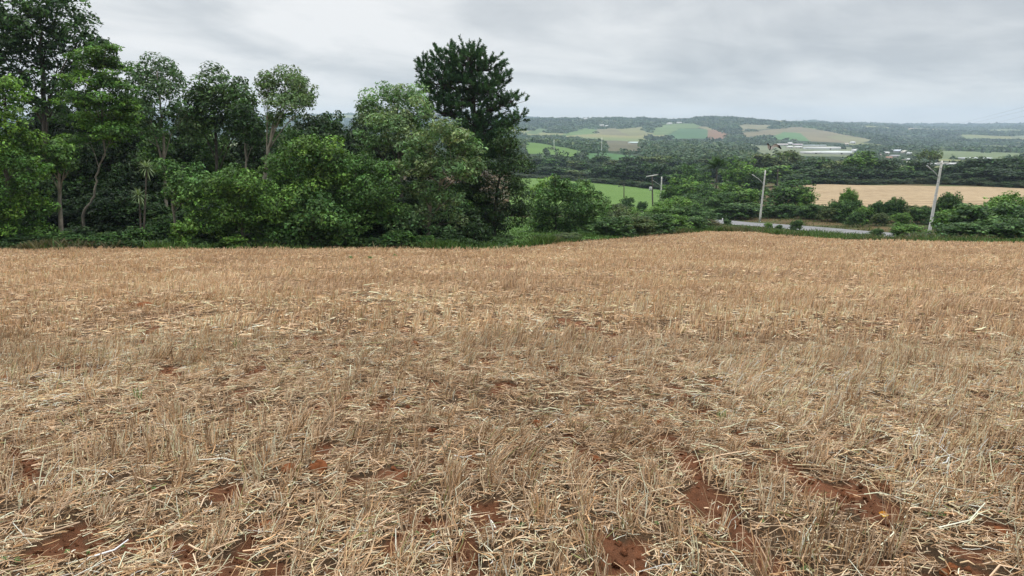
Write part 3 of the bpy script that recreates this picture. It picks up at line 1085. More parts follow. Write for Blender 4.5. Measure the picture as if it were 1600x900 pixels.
tree('grey_green_tree', 'tall grey-green tree with a domed crown, left of the pine', 'tree', 52, 630,
     [(622, 152, 46, 22), (572, 168, 20, 12), (592, 186, 34, 24), (652, 176, 32, 26), (622, 198, 48, 24), (582, 222, 30, 22), (660, 206, 30, 22)],
     'pale', trunk=[(628, 320), (622, 240), (620, 190), (622, 155)], L=0.24, W=0.10, r0=0.2, seed=28, nt=8, droop=0.4)
tree('grey_green_tree', 'lower grey-green tree spreading in front of the pine trunk, bare limbs showing', 'tree', 47, 668,
     [(702, 210, 42, 20), (734, 230, 22, 20), (662, 236, 38, 22), (642, 264, 32, 22), (694, 262, 34, 18), (728, 268, 26, 18), (748, 262, 10, 9),
      (660, 300, 30, 20), (700, 312, 24, 18), (640, 345, 34, 24), (690, 352, 34, 24)],
     'pale', trunk=[(672, 320), (690, 285), (705, 262), (718, 240)], L=0.23, W=0.10, r0=0.16, bark=PALE_BARK, seed=29, nt=8, droop=0.4, dens=0.52)
tree('dark_tree', 'dark drooping tree hanging under the right side of the pine', 'tree', 54, 770,
     [(790, 226, 26, 22), (800, 262, 32, 28), (806, 302, 30, 26), (776, 332, 34, 30), (750, 356, 28, 28), (740, 300, 38, 36), (730, 250, 34, 30), (700, 340, 34, 34), (815, 332, 16, 18)],
     [(0.03, 0.06, 0.018), (0.045, 0.08, 0.022), (0.022, 0.048, 0.016)], L=0.25, W=0.10, r0=0.2, seed=30, droop=1.2)


# ---- pine with brush-like shoots
def pine():
    rng = np.random.default_rng(77)
    D = 57
    b0 = P(742, 380, D)
    b0[2] = G1(b0[0], b0[1]) - 0.05
    root = thing('pine_tree', 'tall dark pine with upturned brushy shoots, the highest tree right of centre', 'tree', b0)
    lobes = [(700, 92, 26, 16), (735, 86, 26, 14), (764, 102, 22, 14), (665, 108, 15, 16), (722, 112, 46, 20), (784, 124, 14, 12), (690, 128, 34, 18), (755, 136, 36, 18),
             (800, 156, 22, 7), (722, 156, 50, 20), (778, 166, 26, 12), (806, 185, 21, 5), (690, 170, 28, 18), (745, 190, 46, 20), (790, 200, 22, 12),
             (745, 220, 50, 22), (770, 236, 36, 16), (668, 140, 16, 8), (735, 250, 46, 24)]
    mb = MB()
    top = P(738, 92, D) - b0
    pth = [np.zeros(3), P(744, 300, D) - b0, P(742, 200, D) - b0, P(738, 140, D) - b0, top]
    s = np.linspace(0, 4, 26)
    pp = np.stack([np.interp(s, np.arange(5), np.array(pth)[:, i]) for i in range(3)], 1)
    mb.tube(pp, np.linspace(0.36, 0.07, 26), 9, DARK_BARK)
    VV, CC = [], []
    for lx, ly, rx, ry in lobes:
        s_ = D / FPX
        R_ = np.array([rx * s_, rx * s_ * 0.9, ry * s_])
        c0 = P(lx, ly, D + rng.uniform(-0.5, 0.5) * rx * s_) - b0
        i = int(np.argmin(abs(pp[:, 2] - (c0[2] - 0.25 * np.linalg.norm(c0[:2] - top[:2])))))
        q = bez(pp[i], c0 - np.array([0, 0, R_[2] * 0.4]), (0, 0, -0.25), 7)
        mb.tube(q, np.linspace(0.10, 0.04, 7), 5, DARK_BARK)
        nt_ = int(np.clip(10 * R_[0] * R_[2] * 4, 12, 170))
        d = fib(nt_, rng)
        cen = c0 + d * R_ * rng.uniform(0.25, 1.0, (nt_, 1))
        ax = d * np.array([0.8, 0.8, 0.35]) + np.array([0, 0, 0.75]) + rng.normal(size=(nt_, 3)) * 0.32
        ax /= np.linalg.norm(ax, axis=1, keepdims=True)
        for e, a in zip(cen, ax):
            mb.tube(bez(q[rng.integers(3, 7)], e, (0, 0, -0.1), 4), np.linspace(0.03, 0.012, 4), 4, DARK_BARK, cap=False)
            k = 64
            sl = rng.uniform(0.5, 0.85)
            t_ = rng.uniform(0, 1, k)
            th = rng.uniform(0, 6.283, k)
            u_ = np.cross(a, [0.3, 0.5, 0.8])
            u_ /= np.linalg.norm(u_)
            w_ = np.cross(a, u_)
            rad = np.cos(th)[:, None] * u_ + np.sin(th)[:, None] * w_
            nd = rad * 0.75 + a * 0.8 + rng.normal(size=(k, 3)) * 0.1
            nd /= np.linalg.norm(nd, axis=1, keepdims=True)
            st = e + a * (t_ * sl)[:, None]
            ln = (rng.uniform(0.2, 0.34, k) * (1 - 0.35 * t_))[:, None]
            sd_ = np.cross(nd, rng.normal(size=(k, 3)))
            sd_ /= np.linalg.norm(sd_, axis=1, keepdims=True)
            wd = 0.026
            v = np.empty((k, 4, 3))
            v[:, 0] = st - sd_ * wd
            v[:, 1] = st + sd_ * wd
            v[:, 2] = st + nd * ln + sd_ * wd * 0.5
            v[:, 3] = st + nd * ln - sd_ * wd * 0.5
            VV.append(v.reshape(-1, 3))
            base = np.array(PAL['pine'][rng.integers(3)]) * rng.uniform(1.2, 2.3)
            CC.append(np.repeat(base[None] * rng.uniform(0.7, 1.4, (k, 1)), 4, axis=0))
    V = np.concatenate(VV)
    mesh_np('crown', V, np.arange(len(V)).reshape(-1, 4), None, np.concatenate(CC), M_NEEDLE, root)
    mb.build('trunk', M_BARK, root, smooth=True)


pine()


# ---- spiky rosette plant
def rosettes():
    rng = np.random.default_rng(5)
    D = 41.8
    b0 = P(222, 380, D)
    b0[2] = G1(b0[0], b0[1])
    root = thing('dracaena', 'spiky plant with two star-shaped leaf rosettes on thin stems, in front of the dark wood', 'plant', b0)
    for hx, hy, sx in ((229, 262, 222), (217, 306, 220)):
        hd = P(hx, hy, D) - b0
        mb = MB()
        mb.tube(bez((P(sx, 380, D) - b0) * np.array([1, 1, 0]), hd, (0.05, 0, 0.1), 9), np.linspace(0.07, 0.04, 9), 6, GREY_BARK)
        st = mb.build('stem', M_BARK, root, smooth=True)
        k = 70
        d = fib(k, rng)
        d[:, 2] = d[:, 2] * 0.8 + 0.25
        d /= np.linalg.norm(d, axis=1, keepdims=True)
        ln = rng.uniform(0.55, 0.8, (k, 1))
        sd_ = np.cross(d, [0, 0, 1])
        sd_ /= np.linalg.norm(sd_, axis=1, keepdims=True) + 1e-6
        V = np.empty((k, 6, 3))
        mid = hd + d * ln * 0.5
        tip = hd + d * ln - np.array([0, 0, 0.12])
        V[:, 0], V[:, 1] = hd - sd_ * 0.024, hd + sd_ * 0.024
        V[:, 2], V[:, 3] = mid + sd_ * 0.034, mid - sd_ * 0.034
        V[:, 4], V[:, 5] = tip + sd_ * 0.004, tip - sd_ * 0.004
        f = np.arange(k)[:, None] * 6
        Q = np.concatenate([f + np.array([[0, 1, 2, 3]]), f + np.array([[3, 2, 4, 5]])])
        mesh_np('leaf_rosette', V.reshape(-1, 3), Q, None, np.repeat(np.array([[0.20, 0.27, 0.14]]) * rng.uniform(0.8, 1.3, (k, 1)), 6, axis=0), M_LEAF, root)


rosettes()

# ---- low shrubs along the foot of the wood
sh = [template('shrub', 'leafy shrub at the foot of the wood', 'shrub', 2.2, 1.3, p_, 0.20, 0.10, 60 + i, 5, 0.05, part='foliage', stem='stem', dens=0.6, dome=True)
      for i, p_ in enumerate(('mid', 'bright', 'dark'))]
for i, (px, top, D, w, k, lab) in enumerate([
    (282, 340, 41.5, 44, 1, 'pointed bright shrub in front of the bent-trunked tree'),
    (360, 366, 42, 44, 1, 'small bright shrub at the foot of the bright bushy tree'),
    (92, 362, 40.5, 52, 0, 'fern-like shrub at the foot of the straight bare trunk'),
    (152, 362, 41, 56, 0, 'spreading shrub at the foot of the forked thin trunk'),
    (532, 352, 43, 40, 0, 'pale wispy shrub at the field edge in the middle of the wood'),
    (215, 352, 42, 50, 0, None), (240, 340, 44, 50, 0, None), (190, 356, 43, 50, 2, None), (320, 360, 43, 46, 2, None), (40, 366, 40, 60, 2, None),
    (-10, 360, 40, 60, 2, None), (410, 372, 42.5, 50, 2, None), (452, 374, 43, 50, 2, None), (575, 370, 44, 50, 2, None), (620, 358, 44.5, 60, 0, None),
    (655, 366, 45, 50, 0, None), (700, 362, 45.5, 50, 2, None), (738, 345, 47, 44, 2, None), (758, 352, 49, 26, 2, None), (122, 350, 44, 50, 2, None)]):
    place(sh[k], px, top, D, w, lab or 'dark leafy shrub in the shade along the foot of the wood', None if lab else 'dark shrubs along the foot of the wood')

# ---- bushes and trees right of the pine
tree('bush_tree', 'dark bushy tree standing alone right of the pine, left half of the thicket', 'tree', 64, 868,
     [(872, 296, 22, 18), (852, 312, 22, 22), (846, 340, 26, 24), (882, 326, 30, 26), (868, 358, 36, 18), (896, 300, 18, 18), (868, 280, 8, 8), (884, 286, 8, 9)], 'mid',
     L=0.25, W=0.12, r0=0.12, seed=31)
tree('bush_tree', 'bushy tree with a pointed top in the thicket right of the pine', 'tree', 66, 915,
     [(916, 300, 16, 14), (900, 312, 22, 20), (920, 324, 30, 20), (938, 322, 18, 12), (905, 346, 34, 22), (930, 348, 24, 18), (918, 288, 7, 9), (936, 306, 7, 9), (900, 294, 8, 8)],
     [(0.06, 0.12, 0.032), (0.075, 0.14, 0.038), (0.045, 0.095, 0.026)], L=0.25, W=0.12, r0=0.1, seed=32)
tree('bush_tree', 'pale wispy bush poking up behind the dark thicket, against the green field', 'shrub', 80, 852,
     [(848, 292, 14, 12), (862, 286, 10, 9), (838, 302, 12, 12)], 'lime', L=0.25, W=0.12, r0=0.06, seed=33)

md = [template('bush', 'leafy bush', 'shrub', 3.0, 1.9, p_, 0.19, 0.085, 70 + i, 8, 0.05, part='foliage', stem='stem', dens=0.62, dome=True, jit=0.17, rs_f=0.36)
      for i, p_ in enumerate(('mid', 'olive', 'brown', 'bright'))]
for px, top, D, w, k, lab in [
    (954, 322, 72, 52, 1, 'olive bush just right of the thicket beside the pine'),
    (985, 325, 80, 46, 3, 'bright bush below the short wooden pole'),
    (1000, 332, 74, 52, 1, 'olive scrub left of the dark transformer pole'),
    (1035, 320, 90, 48, 3, 'light green scrub in front of the transformer pole'),
    (1018, 341, 72, 40, 0, 'low dark scrub at the field corner'),
    (1060, 308, 92, 52, 3, 'green bush right of the distant white pole'),
    (1078, 320, 84, 58, 0, 'mid green bush at the field edge below the distant white pole'),
    (955, 338, 61.5, 64, 0, 'fuller dark bush on the bank just right of the thicket'),
    (988, 336, 64.5, 62, 1, 'rounded olive bush on the bank below the short wooden pole'),
    (1020, 333, 67.5, 60, 0, 'rounded dark bush on the bank below the transformer pole'),
    (1050, 335, 71, 56, 3, 'light green rounded bush on the bank below the distant white pole'),
    (1080, 338, 74, 48, 0, 'rounded dark bush on the bank left of the end of the road'),
    (945, 352, 64, 50, 0, 'low dark bush on the bank in front of the olive bush'),
    (978, 347, 66, 52, 1, 'low olive bush on the bank, below the small dark bushes'),
    (1045, 342, 74, 50, 0, 'low green bush on the bank right of the field corner'),
    (1082, 343, 80, 40, 1, 'low olive bush on the bank left of the brown weeds'),
    (1100, 326, 100, 40, 0, 'leafy bush at the left end of the visible road'),
    (1110, 342, 88, 30, 2, 'low brown weeds at the left end of the road'),
    (920, 362, 62, 46, 0, 'low bush at the foot of the pointed bushy tree'),
    (882, 371, 55, 44, 1, 'low weeds at the foot of the dark thicket'),
    (1137, 342, 104, 12, 0, 'small bush on the near side of the road, below the white markers'),
    (1201, 348, 92, 12, 3, 'small bright bush on the verge right of the road pole'),
    (1218, 351, 90, 10, 0, 'tiny bush on the verge between two gaps of road'),
    (1245, 343, 88, 18, 0, 'rounded bush on the verge hiding part of the road'),
    (1371, 357, 74, 20, 0, 'bush on the near verge at the right end of the visible road'),
    (1422, 350, 72, 46, 3, 'light green bush left of the foot of the leaning pole'),
    (1482, 300, 96, 36, 0, 'round bush standing right of the leaning pole'),
    (1500, 326, 71, 66, 3, 'broad shrub at the foot of the leaning pole'),
    (1535, 318, 68, 90, 0, 'large dark shrub second from the right edge'),
    (1580, 302, 72, 80, 3, 'tallest shrub of the clump at the right edge'),
    (1610, 318, 64, 90, 0, 'dark shrub cut by the right edge'),
    (1520, 346, 60, 80, 0, 'low dark shrub at the field edge, right'),
    (1590, 340, 58, 90, 0, 'low dark shrub at the field edge in the right corner'),
    (1440, 363, 60, 34, 1, 'low olive shrub at the field edge below the leaning pole')]:
    place(md[k], px, top, D, w, lab)

for px, top, D, w, k, lab in [
    (980, 308, 160, 22, 0, 'small dark bush at the near edge of the bright green field'), (1003, 314, 158, 16, 0, 'tiny dark bush at the near edge of the green field, left of the transformer pole'),
    (965, 318, 150, 30, 1, 'olive scrub below the short wooden pole'), (1045, 312, 140, 40, 3, 'light green bush right of the transformer pole foot'),
    (1190, 322, 128, 40, 0, 'dark bush behind the foot of the road pole'), (1150, 316, 124, 60, 0, 'dark bush under the round bright tree by the road'),
    (1225, 318, 122, 46, 0, 'dark bush under the big tree right of the road pole'), (1115, 322, 126, 40, 0, 'dark bush behind the white markers')]:
    place(md[k], px, top, D, w, lab)

# hedge beyond the road
for i, (px, top, D, w, k) in enumerate([
    (1262, 322, 118, 30, 0), (1278, 318, 116, 30, 0), (1296, 322, 112, 28, 1), (1312, 312, 112, 26, 0), (1329, 294, 116, 24, 3), (1330, 312, 110, 34, 0),
    (1352, 322, 108, 30, 3), (1370, 314, 108, 24, 0), (1388, 312, 107, 24, 0), (1405, 308, 107, 22, 0), (1424, 320, 106, 30, 1), (1445, 322, 104, 30, 0),
    (1340, 330, 103, 24, 0), (1378, 332, 103, 24, 1), (1412, 332, 101, 26, 3), (1500, 318, 108, 40, 3), (1530, 322, 106, 40, 0)]):
    lab = {4: 'tall narrow bush standing above the hedge beyond the road'}.get(i)
    place(md[k], px, top, D, w, lab or 'leafy bush in the hedge between the road and the tan field', None if lab else 'hedge bushes along the road')

tr = [template('tree', 'round leafy tree', 'tree', 9.0, 4.2, p_, 0.42, 0.21, 80 + i, 9, 0.12, dens=0.52, dome=True, rs_f=0.36, jit=0.5)
      for i, p_ in enumerate(('mid', 'bright', 'dark'))]
for px, top, D, w, k, lab in [
    (1072, 274, 165, 62, 1, 'big bright tree right of the distant white pole'),
    (1086, 258, 178, 46, 0, 'tall leafy tree behind the big bright tree, left of the palm'),
    (1110, 288, 150, 50, 0, 'leafy tree just in front of the palm'),
    (1158, 246, 185, 54, 1, 'yellow-green tree right of the palm'),
    (1155, 286, 132, 66, 1, 'round bright bush-like tree left of the road pole'),
    (1125, 300, 128, 44, 0, 'leafy tree hanging over the road markers'),
    (1085, 304, 130, 50, 0, 'leafy tree low above the scrub, left of the road'),
    (1048, 292, 170, 34, 1, 'small bright tree touching the distant white pole'),
    (1232, 281, 128, 66, 0, 'big leafy tree right of the road pole'),
    (1258, 292, 124, 34, 1, 'bright rounded tree at the left end of the tan field'),
    (1180, 268, 180, 40, 2, 'dark tree behind the road pole')]:
    place(tr[k], px, top, D, w, lab)


# palm among the trees
def palm():
    rng = np.random.default_rng(9)
    D = 158
    b0 = P(1118, 300, D)
    b0[2] = G1(b0[0], b0[1])
    hd = P(1120, 262, D) - b0
    root = thing('palm_tree', 'feathery palm rising between the leafy trees left of the road pole', 'tree', b0)
    mb = MB()
    mb.tube(bez((0, 0, 0), hd, (0.3, 0, 0), 8), np.linspace(0.25, 0.17, 8), 7, GREY_BARK)
    mb.build('trunk', M_BARK, root, smooth=True)
    VV, CC = [], []
    for i in range(24):
        a = i * 2.4
        el = rng.uniform(0.1, 1.25)
        d = np.array([math.cos(a) * math.cos(el), math.sin(a) * math.cos(el), math.sin(el)])
        ln = rng.uniform(3.4, 4.6)
        t_ = np.linspace(0.08, 1, 34)[:, None]
        q = hd + d * ln * t_ + np.array([0, 0, -1]) * (t_ ** 2) * ln * 0.45 * math.cos(el) ** 0.5
        sdv = np.cross(d, [0, 0, 1])
        sdv /= np.linalg.norm(sdv)
        for s_ in (-1, 1):
            tip = q + s_ * sdv * 0.75 * np.sin(np.pi * (0.15 + 0.8 * t_)) + d * 0.3 - np.array([0, 0, 0.35])
            v = np.empty((34, 4, 3))
            v[:, 0], v[:, 1] = q - d * 0.05, q + d * 0.05
            v[:, 2], v[:, 3] = tip + d * 0.02, tip - d * 0.02
            VV.append(v.reshape(-1, 3))
            CC.append(np.full((136, 3), 1.0) * np.array([0.05, 0.10, 0.03]) * rng.uniform(0.8, 1.3))
    V = np.concatenate(VV)
    mesh_np('crown', V, np.arange(len(V)).reshape(-1, 4), None, np.concatenate(CC), M_LEAF, root)


palm()

# tree belts
bt = [template('tree', 'round leafy tree', 'tree', 11.0, 4.6, p_, 0.75, 0.42, 90 + i, 8, 0.0, dens=0.6, dome=True)
      for i, p_ in enumerate(('mid', 'dark', 'bright', 'olive', 'dark'))]
rr0 = random.Random(3)
GB = 'trees of the belt behind the tan field'
for px, top, D, w, k, lab in [
    (1204, 240, 300, 50, 3, None), (1232, 236, 310, 46, 3, 'brownish-topped tree rising behind the road pole'), (1180, 244, 320, 50, 0, None), (1215, 258, 255, 60, 2, 'bright green tree in the belt just right of the road pole'),
    (1256, 250, 280, 46, 1, None), (1284, 246, 300, 48, 0, None), (1276, 262, 250, 48, 0, None), (1308, 250, 290, 44, 3, None), (1300, 264, 252, 44, 1, None),
    (1342, 236, 262, 46, 2, 'tallest dark green tree in the belt above the middle of the tan field'), (1326, 258, 256, 34, 1, None), (1380, 248, 265, 40, 4, 'dark tree standing in front of the white village roofs'),
    (1364, 260, 262, 34, 4, None), (1410, 259, 262, 40, 2, 'lighter green tree below the village roofs'), (1434, 251, 268, 30, 4, None), (1446, 258, 266, 30, 4, None), (1472, 262, 262, 34, 1, None),
    (1494, 258, 260, 36, 4, None), (1520, 248, 255, 48, 1, None), (1548, 246, 252, 50, 4, None), (1578, 244, 248, 54, 1, None), (1604, 248, 240, 50, 4, None),
    (1535, 262, 240, 44, 4, None), (1565, 262, 236, 44, 1, None), (1596, 264, 226, 48, 4, None), (1500, 270, 245, 40, 1, None), (1395, 266, 258, 36, 1, None), (1455, 268, 256, 36, 4, None),
    (1348, 262, 254, 38, 4, None), (1425, 266, 255, 36, 4, None), (1630, 250, 230, 60, 1, None), (1245, 272, 242, 40, 1, None)]:
    tn = rr0.uniform(0.8, 1.15)
    place(bt[k], px, top, D, w, lab or 'dark leafy tree in the belt along the far side of the tan field', None if lab else GB, (tn, tn, tn * 0.95))

# umbrella-topped tree
tree('umbrella_tree', 'flat umbrella-topped tree standing above the belt, touching the leaning pole', 'tree', 264, 1452,
     [(1452, 239, 17, 4), (1440, 243, 9, 4), (1466, 244, 9, 5), (1456, 247, 10, 3)], 'olive', trunk=[(1452, 275), (1453, 243)], L=0.7, W=0.35, r0=0.25, seed=35, dens=0.3)

for i in range(26):
    place(md[i % 2], 1246 + i * 15.5 + rr0.uniform(-4, 4), 279 + rr0.uniform(-4, 3) + max(0, i - 14) * 0.6, 246 - max(0, i - 12) * 2.6, rr0.uniform(24, 34),
          'low dark bush under the trees along the far edge of the tan field', 'bushes under the far belt', (0.6, 0.6, 0.6))
for i in range(17):
    place(md[i % 2], 812 + i * 14.5 + rr0.uniform(-4, 4), 271 + i * 1.05 + rr0.uniform(-3, 3), 352 - i * 3.2, rr0.uniform(24, 32),
          'low dark bush along the top edge of the bright green field', 'bushes edging the green field', (0.6, 0.6, 0.6))
GB2 = 'trees of the belt behind the green field'
mids = []
for i in range(15):
    mids.append((815 + i * 17 + rr0.uniform(-5, 5), 262 + rr0.uniform(-3, 4) - (6 if i > 6 else 0), 372 - i * 4 + rr0.uniform(-6, 6), rr0.uniform(30, 44)))
for i in range(11):
    mids.append((900 + i * 15 + rr0.uniform(-5, 5), 251 + rr0.uniform(-4, 5) - (4 if i > 5 else 0), 400 + rr0.uniform(-10, 10), rr0.uniform(30, 42)))
for i in range(10):
    mids.append((820 + i * 13 + rr0.uniform(-4, 4), 246 + rr0.uniform(-3, 4), 450 + rr0.uniform(-10, 15), rr0.uniform(24, 32)))
for i in range(12):
    mids.append((1040 + i * 13 + rr0.uniform(-4, 4), 246 + rr0.uniform(-4, 4), 430 + rr0.uniform(-15, 15), rr0.uniform(26, 36)))
for i in range(9):
    mids.append((1030 + i * 16, 258 + rr0.uniform(-4, 4), 330 + rr0.uniform(-15, 15), rr0.uniform(30, 40)))
for px, top, D, w in mids:
    tn = rr0.uniform(0.75, 1.15)
    place(bt[rr0.choice([0, 1, 1, 3, 4])], px, top, D, w, 'dark rounded tree in the long belt behind the bright green field', GB2, (tn, tn, tn))


# ---- far woods: one mass
def far_woods():
    rng = np.random.default_rng(8)
    n = 60000
    u = rng.uniform(-0.85, 0.85, n)
    ld = rng.uniform(math.log(470), math.log(5600), n)
    Dd = np.exp(ld)
    x, y = u * Dd, Dd
    z = G(x, y) + relief(x, y, np.hypot(x, y))
    ix = cover_of(x, y, z)
    keep = ix < 0
    # stray trees inside fields
    clear = vnoise(x, y, 260, 77) * 0.6 + vnoise(x, y, 90, 78) * 0.4
    keep &= (clear < 0.62) | ((Dd < 600) & (clear < 0.74))
    keep |= rng.uniform(size=n) < 0.012
    px, py = to_px(x, y, z)
    _, pt = to_px(x, y, z + 7)
    for poly, a_, b2, c_ in COVER:         # clearings: the wood stops short of the farmed land
        keep &= ~((Dd < b2) & (Dd > a_ * 0.6) & in_poly(px, pt, poly) & (rng.uniform(size=n) < 0.93))
    for bx, by, bw, bD in BLD:             # nothing tall right in front of a building
        keep &= ~((abs(px - bx) < bw * 0.55 + 2) & (Dd < bD + 25) & (Dd > bD * 0.55) & (pt < by - 0.5) & (py > by - 3))
    keep &= (px > 440) | (Dd > 1800)
    x, y, z, Dd = x[keep], y[keep], z[keep], Dd[keep]
    n = len(x)
    R = np.maximum(4.0, Dd / 145.0) * rng.uniform(0.6, 1.3, n)
    H = np.where(Dd > 1250, 5.0, 7.0) * rng.uniform(0.5, 1.3, n)
    H *= np.where((Dd > 2500) & (rng.uniform(size=n) < 0.05), 1.9, 1.0)
    k = 22
    e = rng.normal(size=(n, k, 3))
    e /= np.linalg.norm(e, axis=2, keepdims=True)
    e[:, :, 2] = np.abs(e[:, :, 2]) * 1.0 - 0.15
    pos = np.stack([x, y, z], 1)[:, None] + e * np.stack([R, R, H], 1)[:, None] * rng.uniform(0.55, 1.0, (n, k, 1))
    nn = e * 0.9 + np.array([0, 0, 0.35]) + rng.normal(size=(n, k, 3)) * 0.4
    Lr = np.repeat(np.maximum(R * 0.75, 1.5), k)
    V, Q = leaf_quads(pos.reshape(-1, 3), nn.reshape(-1, 3), Lr, Lr * 0.62, rng)
    base = np.array([(0.042, 0.085, 0.034), (0.055, 0.10, 0.038), (0.075, 0.105, 0.04), (0.038, 0.068, 0.03)])[rng.integers(4, size=n)]
    base = base * (0.7 + 0.7 * vnoise(x, y, 120, 55))[:, None]
    cc = np.repeat(base, k, axis=0) * rng.uniform(0.7, 1.35, (n * k, 1))
    o = mesh_np('distant_woods', V, Q, None, np.repeat(cc, 4, axis=0), M_LEAF)
    tag(o, 'far wooded hillsides and valley woods, greyed by haze', 'woods', kind='stuff')



# ------------------------------------------------------------------ near crop patch between pine and thicket
def crop_patch():
    rng = np.random.default_rng(14)
    VV, QQ, CC = [], [], []
    n = 0
    xs, ys = [], []
    for yy in np.arange(46.5, 108, 0.85):
        for xx in np.arange(-9, 9, 0.26):
            xs.append(xx + rng.normal() * 0.04)
            ys.append(yy + 0.035 * (xx + 2) ** 2 + rng.normal() * 0.05)
    xs, ys = np.array(xs), np.array(ys)
    k = ys > edge_y(xs, ys) + 0.6
    xs, ys = xs[k], ys[k]
    z = G(xs, ys)
    m_ = 12
    c0 = np.repeat(np.stack([xs, ys, z + 0.10], 1), m_, axis=0)
    e = rng.normal(size=c0.shape) * np.array([0.14, 0.10, 0.05])
    nn = e * 2 + np.array([0, 0, 0.9]) + rng.normal(size=c0.shape) * 0.4
    V, Q = leaf_quads(c0 + e, nn, 0.17, 0.12, rng)
    cc = np.array([0.10, 0.20, 0.04]) * rng.uniform(0.65, 1.35, (len(c0), 1))
    o = mesh_np('crop_rows', V, Q, None, np.repeat(cc, 4, axis=0), M_LEAF)
    tag(o, 'curving rows of low green crop seen between the pine and the thicket', 'crop', kind='stuff')


crop_patch()


def verge():
    rng = np.random.default_rng(15)
    n = 120000
    u = rng.uniform(0.03, 0.85, n)
    eY = np.interp(u, EDGE_U, EDGE_PTS[:, 1])
    y = eY + np.where(rng.uniform(size=n) < 0.6, rng.exponential(5.0, n), rng.uniform(0, 60, n)) - 0.2
    n2 = 16000
    u2 = rng.uniform(-0.85, 0.06, n2)
    y2 = np.interp(u2, EDGE_U, EDGE_PTS[:, 1]) + rng.normal(size=n2) * 0.55
    u, y = np.append(u, u2), np.append(y, y2)
    eY = np.interp(u, EDGE_U, EDGE_PTS[:, 1])
    n += n2
    x = u * y
    # keep off the road
    d = np.full(n, 1e9)
    for q in rc[::2]:
        d = np.minimum(d, (x - q[0]) ** 2 + (y - q[1]) ** 2)
    k = (d > 3.4 ** 2) & (y < eY + 62) & ((u < 0.53) | (rng.uniform(size=n) < 0.25)) & (rng.uniform(size=n) < 1.7 * vnoise(x, y, 1.6, 66) - 0.35)
    x, y = x[k], y[k]
    n = len(x)
    h = (0.12 + 0.55 * vnoise(x, y, 2.2, 67)) * rng.uniform(0.4, 1.1, n)
    z = G(x, y)
    lean = rng.normal(size=(n, 2)) * 0.5
    sd_ = rng.normal(size=(n, 2))
    sd_ /= np.linalg.norm(sd_, axis=1, keepdims=True)
    w = 0.045
    b0 = np.stack([x, y, z - 0.03], 1)
    tip = b0 + np.stack([lean[:, 0] * h, lean[:, 1] * h, h], 1)
    s3 = np.column_stack([sd_ * w, np.zeros(n)])
    V = np.stack([b0 - s3, b0 + s3, tip + s3 * 0.25, tip - s3 * 0.25], 1).reshape(-1, 3)
    pal = np.array([(0.07, 0.14, 0.03), (0.10, 0.17, 0.04), (0.05, 0.10, 0.025), (0.16, 0.15, 0.07), (0.10, 0.09, 0.045)])
    pick = (vnoise(x, y, 4, 68) * 5 + rng.normal(size=n) * 0.8).astype(int).clip(0, 4)
    c_ = pal[pick] * rng.uniform(0.7, 1.25, (n, 1))
    o = mesh_np('verge_grass', V, np.arange(n * 4).reshape(-1, 4), None, np.repeat(c_, 4, axis=0), M_LEAF)
    tag(o, 'tall green and brown grass between the field edge and the road', 'grass', kind='stuff')
    # weeds under the trees of the wood
    n = 26000
    u = rng.uniform(-0.85, 0.0, n)
    eY = np.interp(u, EDGE_U, EDGE_PTS[:, 1])
    y = eY + rng.exponential(3.0, n)
    x = u * y
    z = G(x, y) + rng.uniform(0, 0.7, n) * vnoise(x, y, 1.5, 69)
    pos = np.stack([x, y, z + 0.05], 1)
    V, Q = leaf_quads(pos, rng.normal(size=(n, 3)) * 0.6 + np.array([0, -0.2, 0.8]), 0.24, 0.10, rng)
    c_ = np.array([0.042, 0.085, 0.024]) * rng.uniform(0.5, 1.6, (n, 1)) * (0.6 + 0.8 * vnoise(x, y, 1.8, 70))[:, None]
    o = mesh_np('undergrowth', V, Q, None, np.repeat(c_, 4, axis=0), M_LEAF)
    tag(o, 'low leafy undergrowth along the foot of the wood', 'undergrowth', kind='stuff')


verge()

# ------------------------------------------------------------------ stubble
STRAW = np.array([(0.62, 0.47, 0.30), (0.72, 0.58, 0.41), (0.48, 0.34, 0.195), (0.27, 0.185, 0.105), (0.78, 0.67, 0.50), (0.50, 0.41, 0.29)])
GOLD = np.array([(0.57, 0.43, 0.265), (0.65, 0.51, 0.335), (0.45, 0.325, 0.19), (0.70, 0.57, 0.40), (0.29, 0.20, 0.115), (0.51, 0.40, 0.275)])


def lie_angle(x, y):
    rt = 1 - 0.65 * sstep(0.0, 1.5, x - 0.1 * y)
    return ((vnoise(x, y, 2.6, 41) - 0.5) * 3.4 + (vnoise(x, y, 0.9, 42) - 0.5) * 1.6) * rt + 0.35


def laid(x, y):
    """how far the straw is pressed over, 0 standing .. 1 flat"""
    return np.clip(0.55 * vnoise(x, y, 2.2, 43) + 0.45 * vnoise(x, y, 0.8, 44), 0, 1)


MARGIN = 1.6           # metres of field kept beyond the view on either side


def fan(n, r1, r2, rng, half=0.86):
    """random points of the visible fan between two distances (uniform per area)"""
    r = np.sqrt(rng.uniform(r1 * r1, r2 * r2, n))
    k = rng.uniform(size=n) < (half * (r2 * r2 - r1 * r1)) / (half * (r2 * r2 - r1 * r1) + 4 * MARGIN * (r2 - r1))
    e = MARGIN * 2 * rng.uniform(-1, 1, n)
    r = np.where(k, r, rng.uniform(r1, r2, n))
    return np.where(k, rng.uniform(-half, half, n) * r, np.sign(e) * half * r + e * 0.5), r


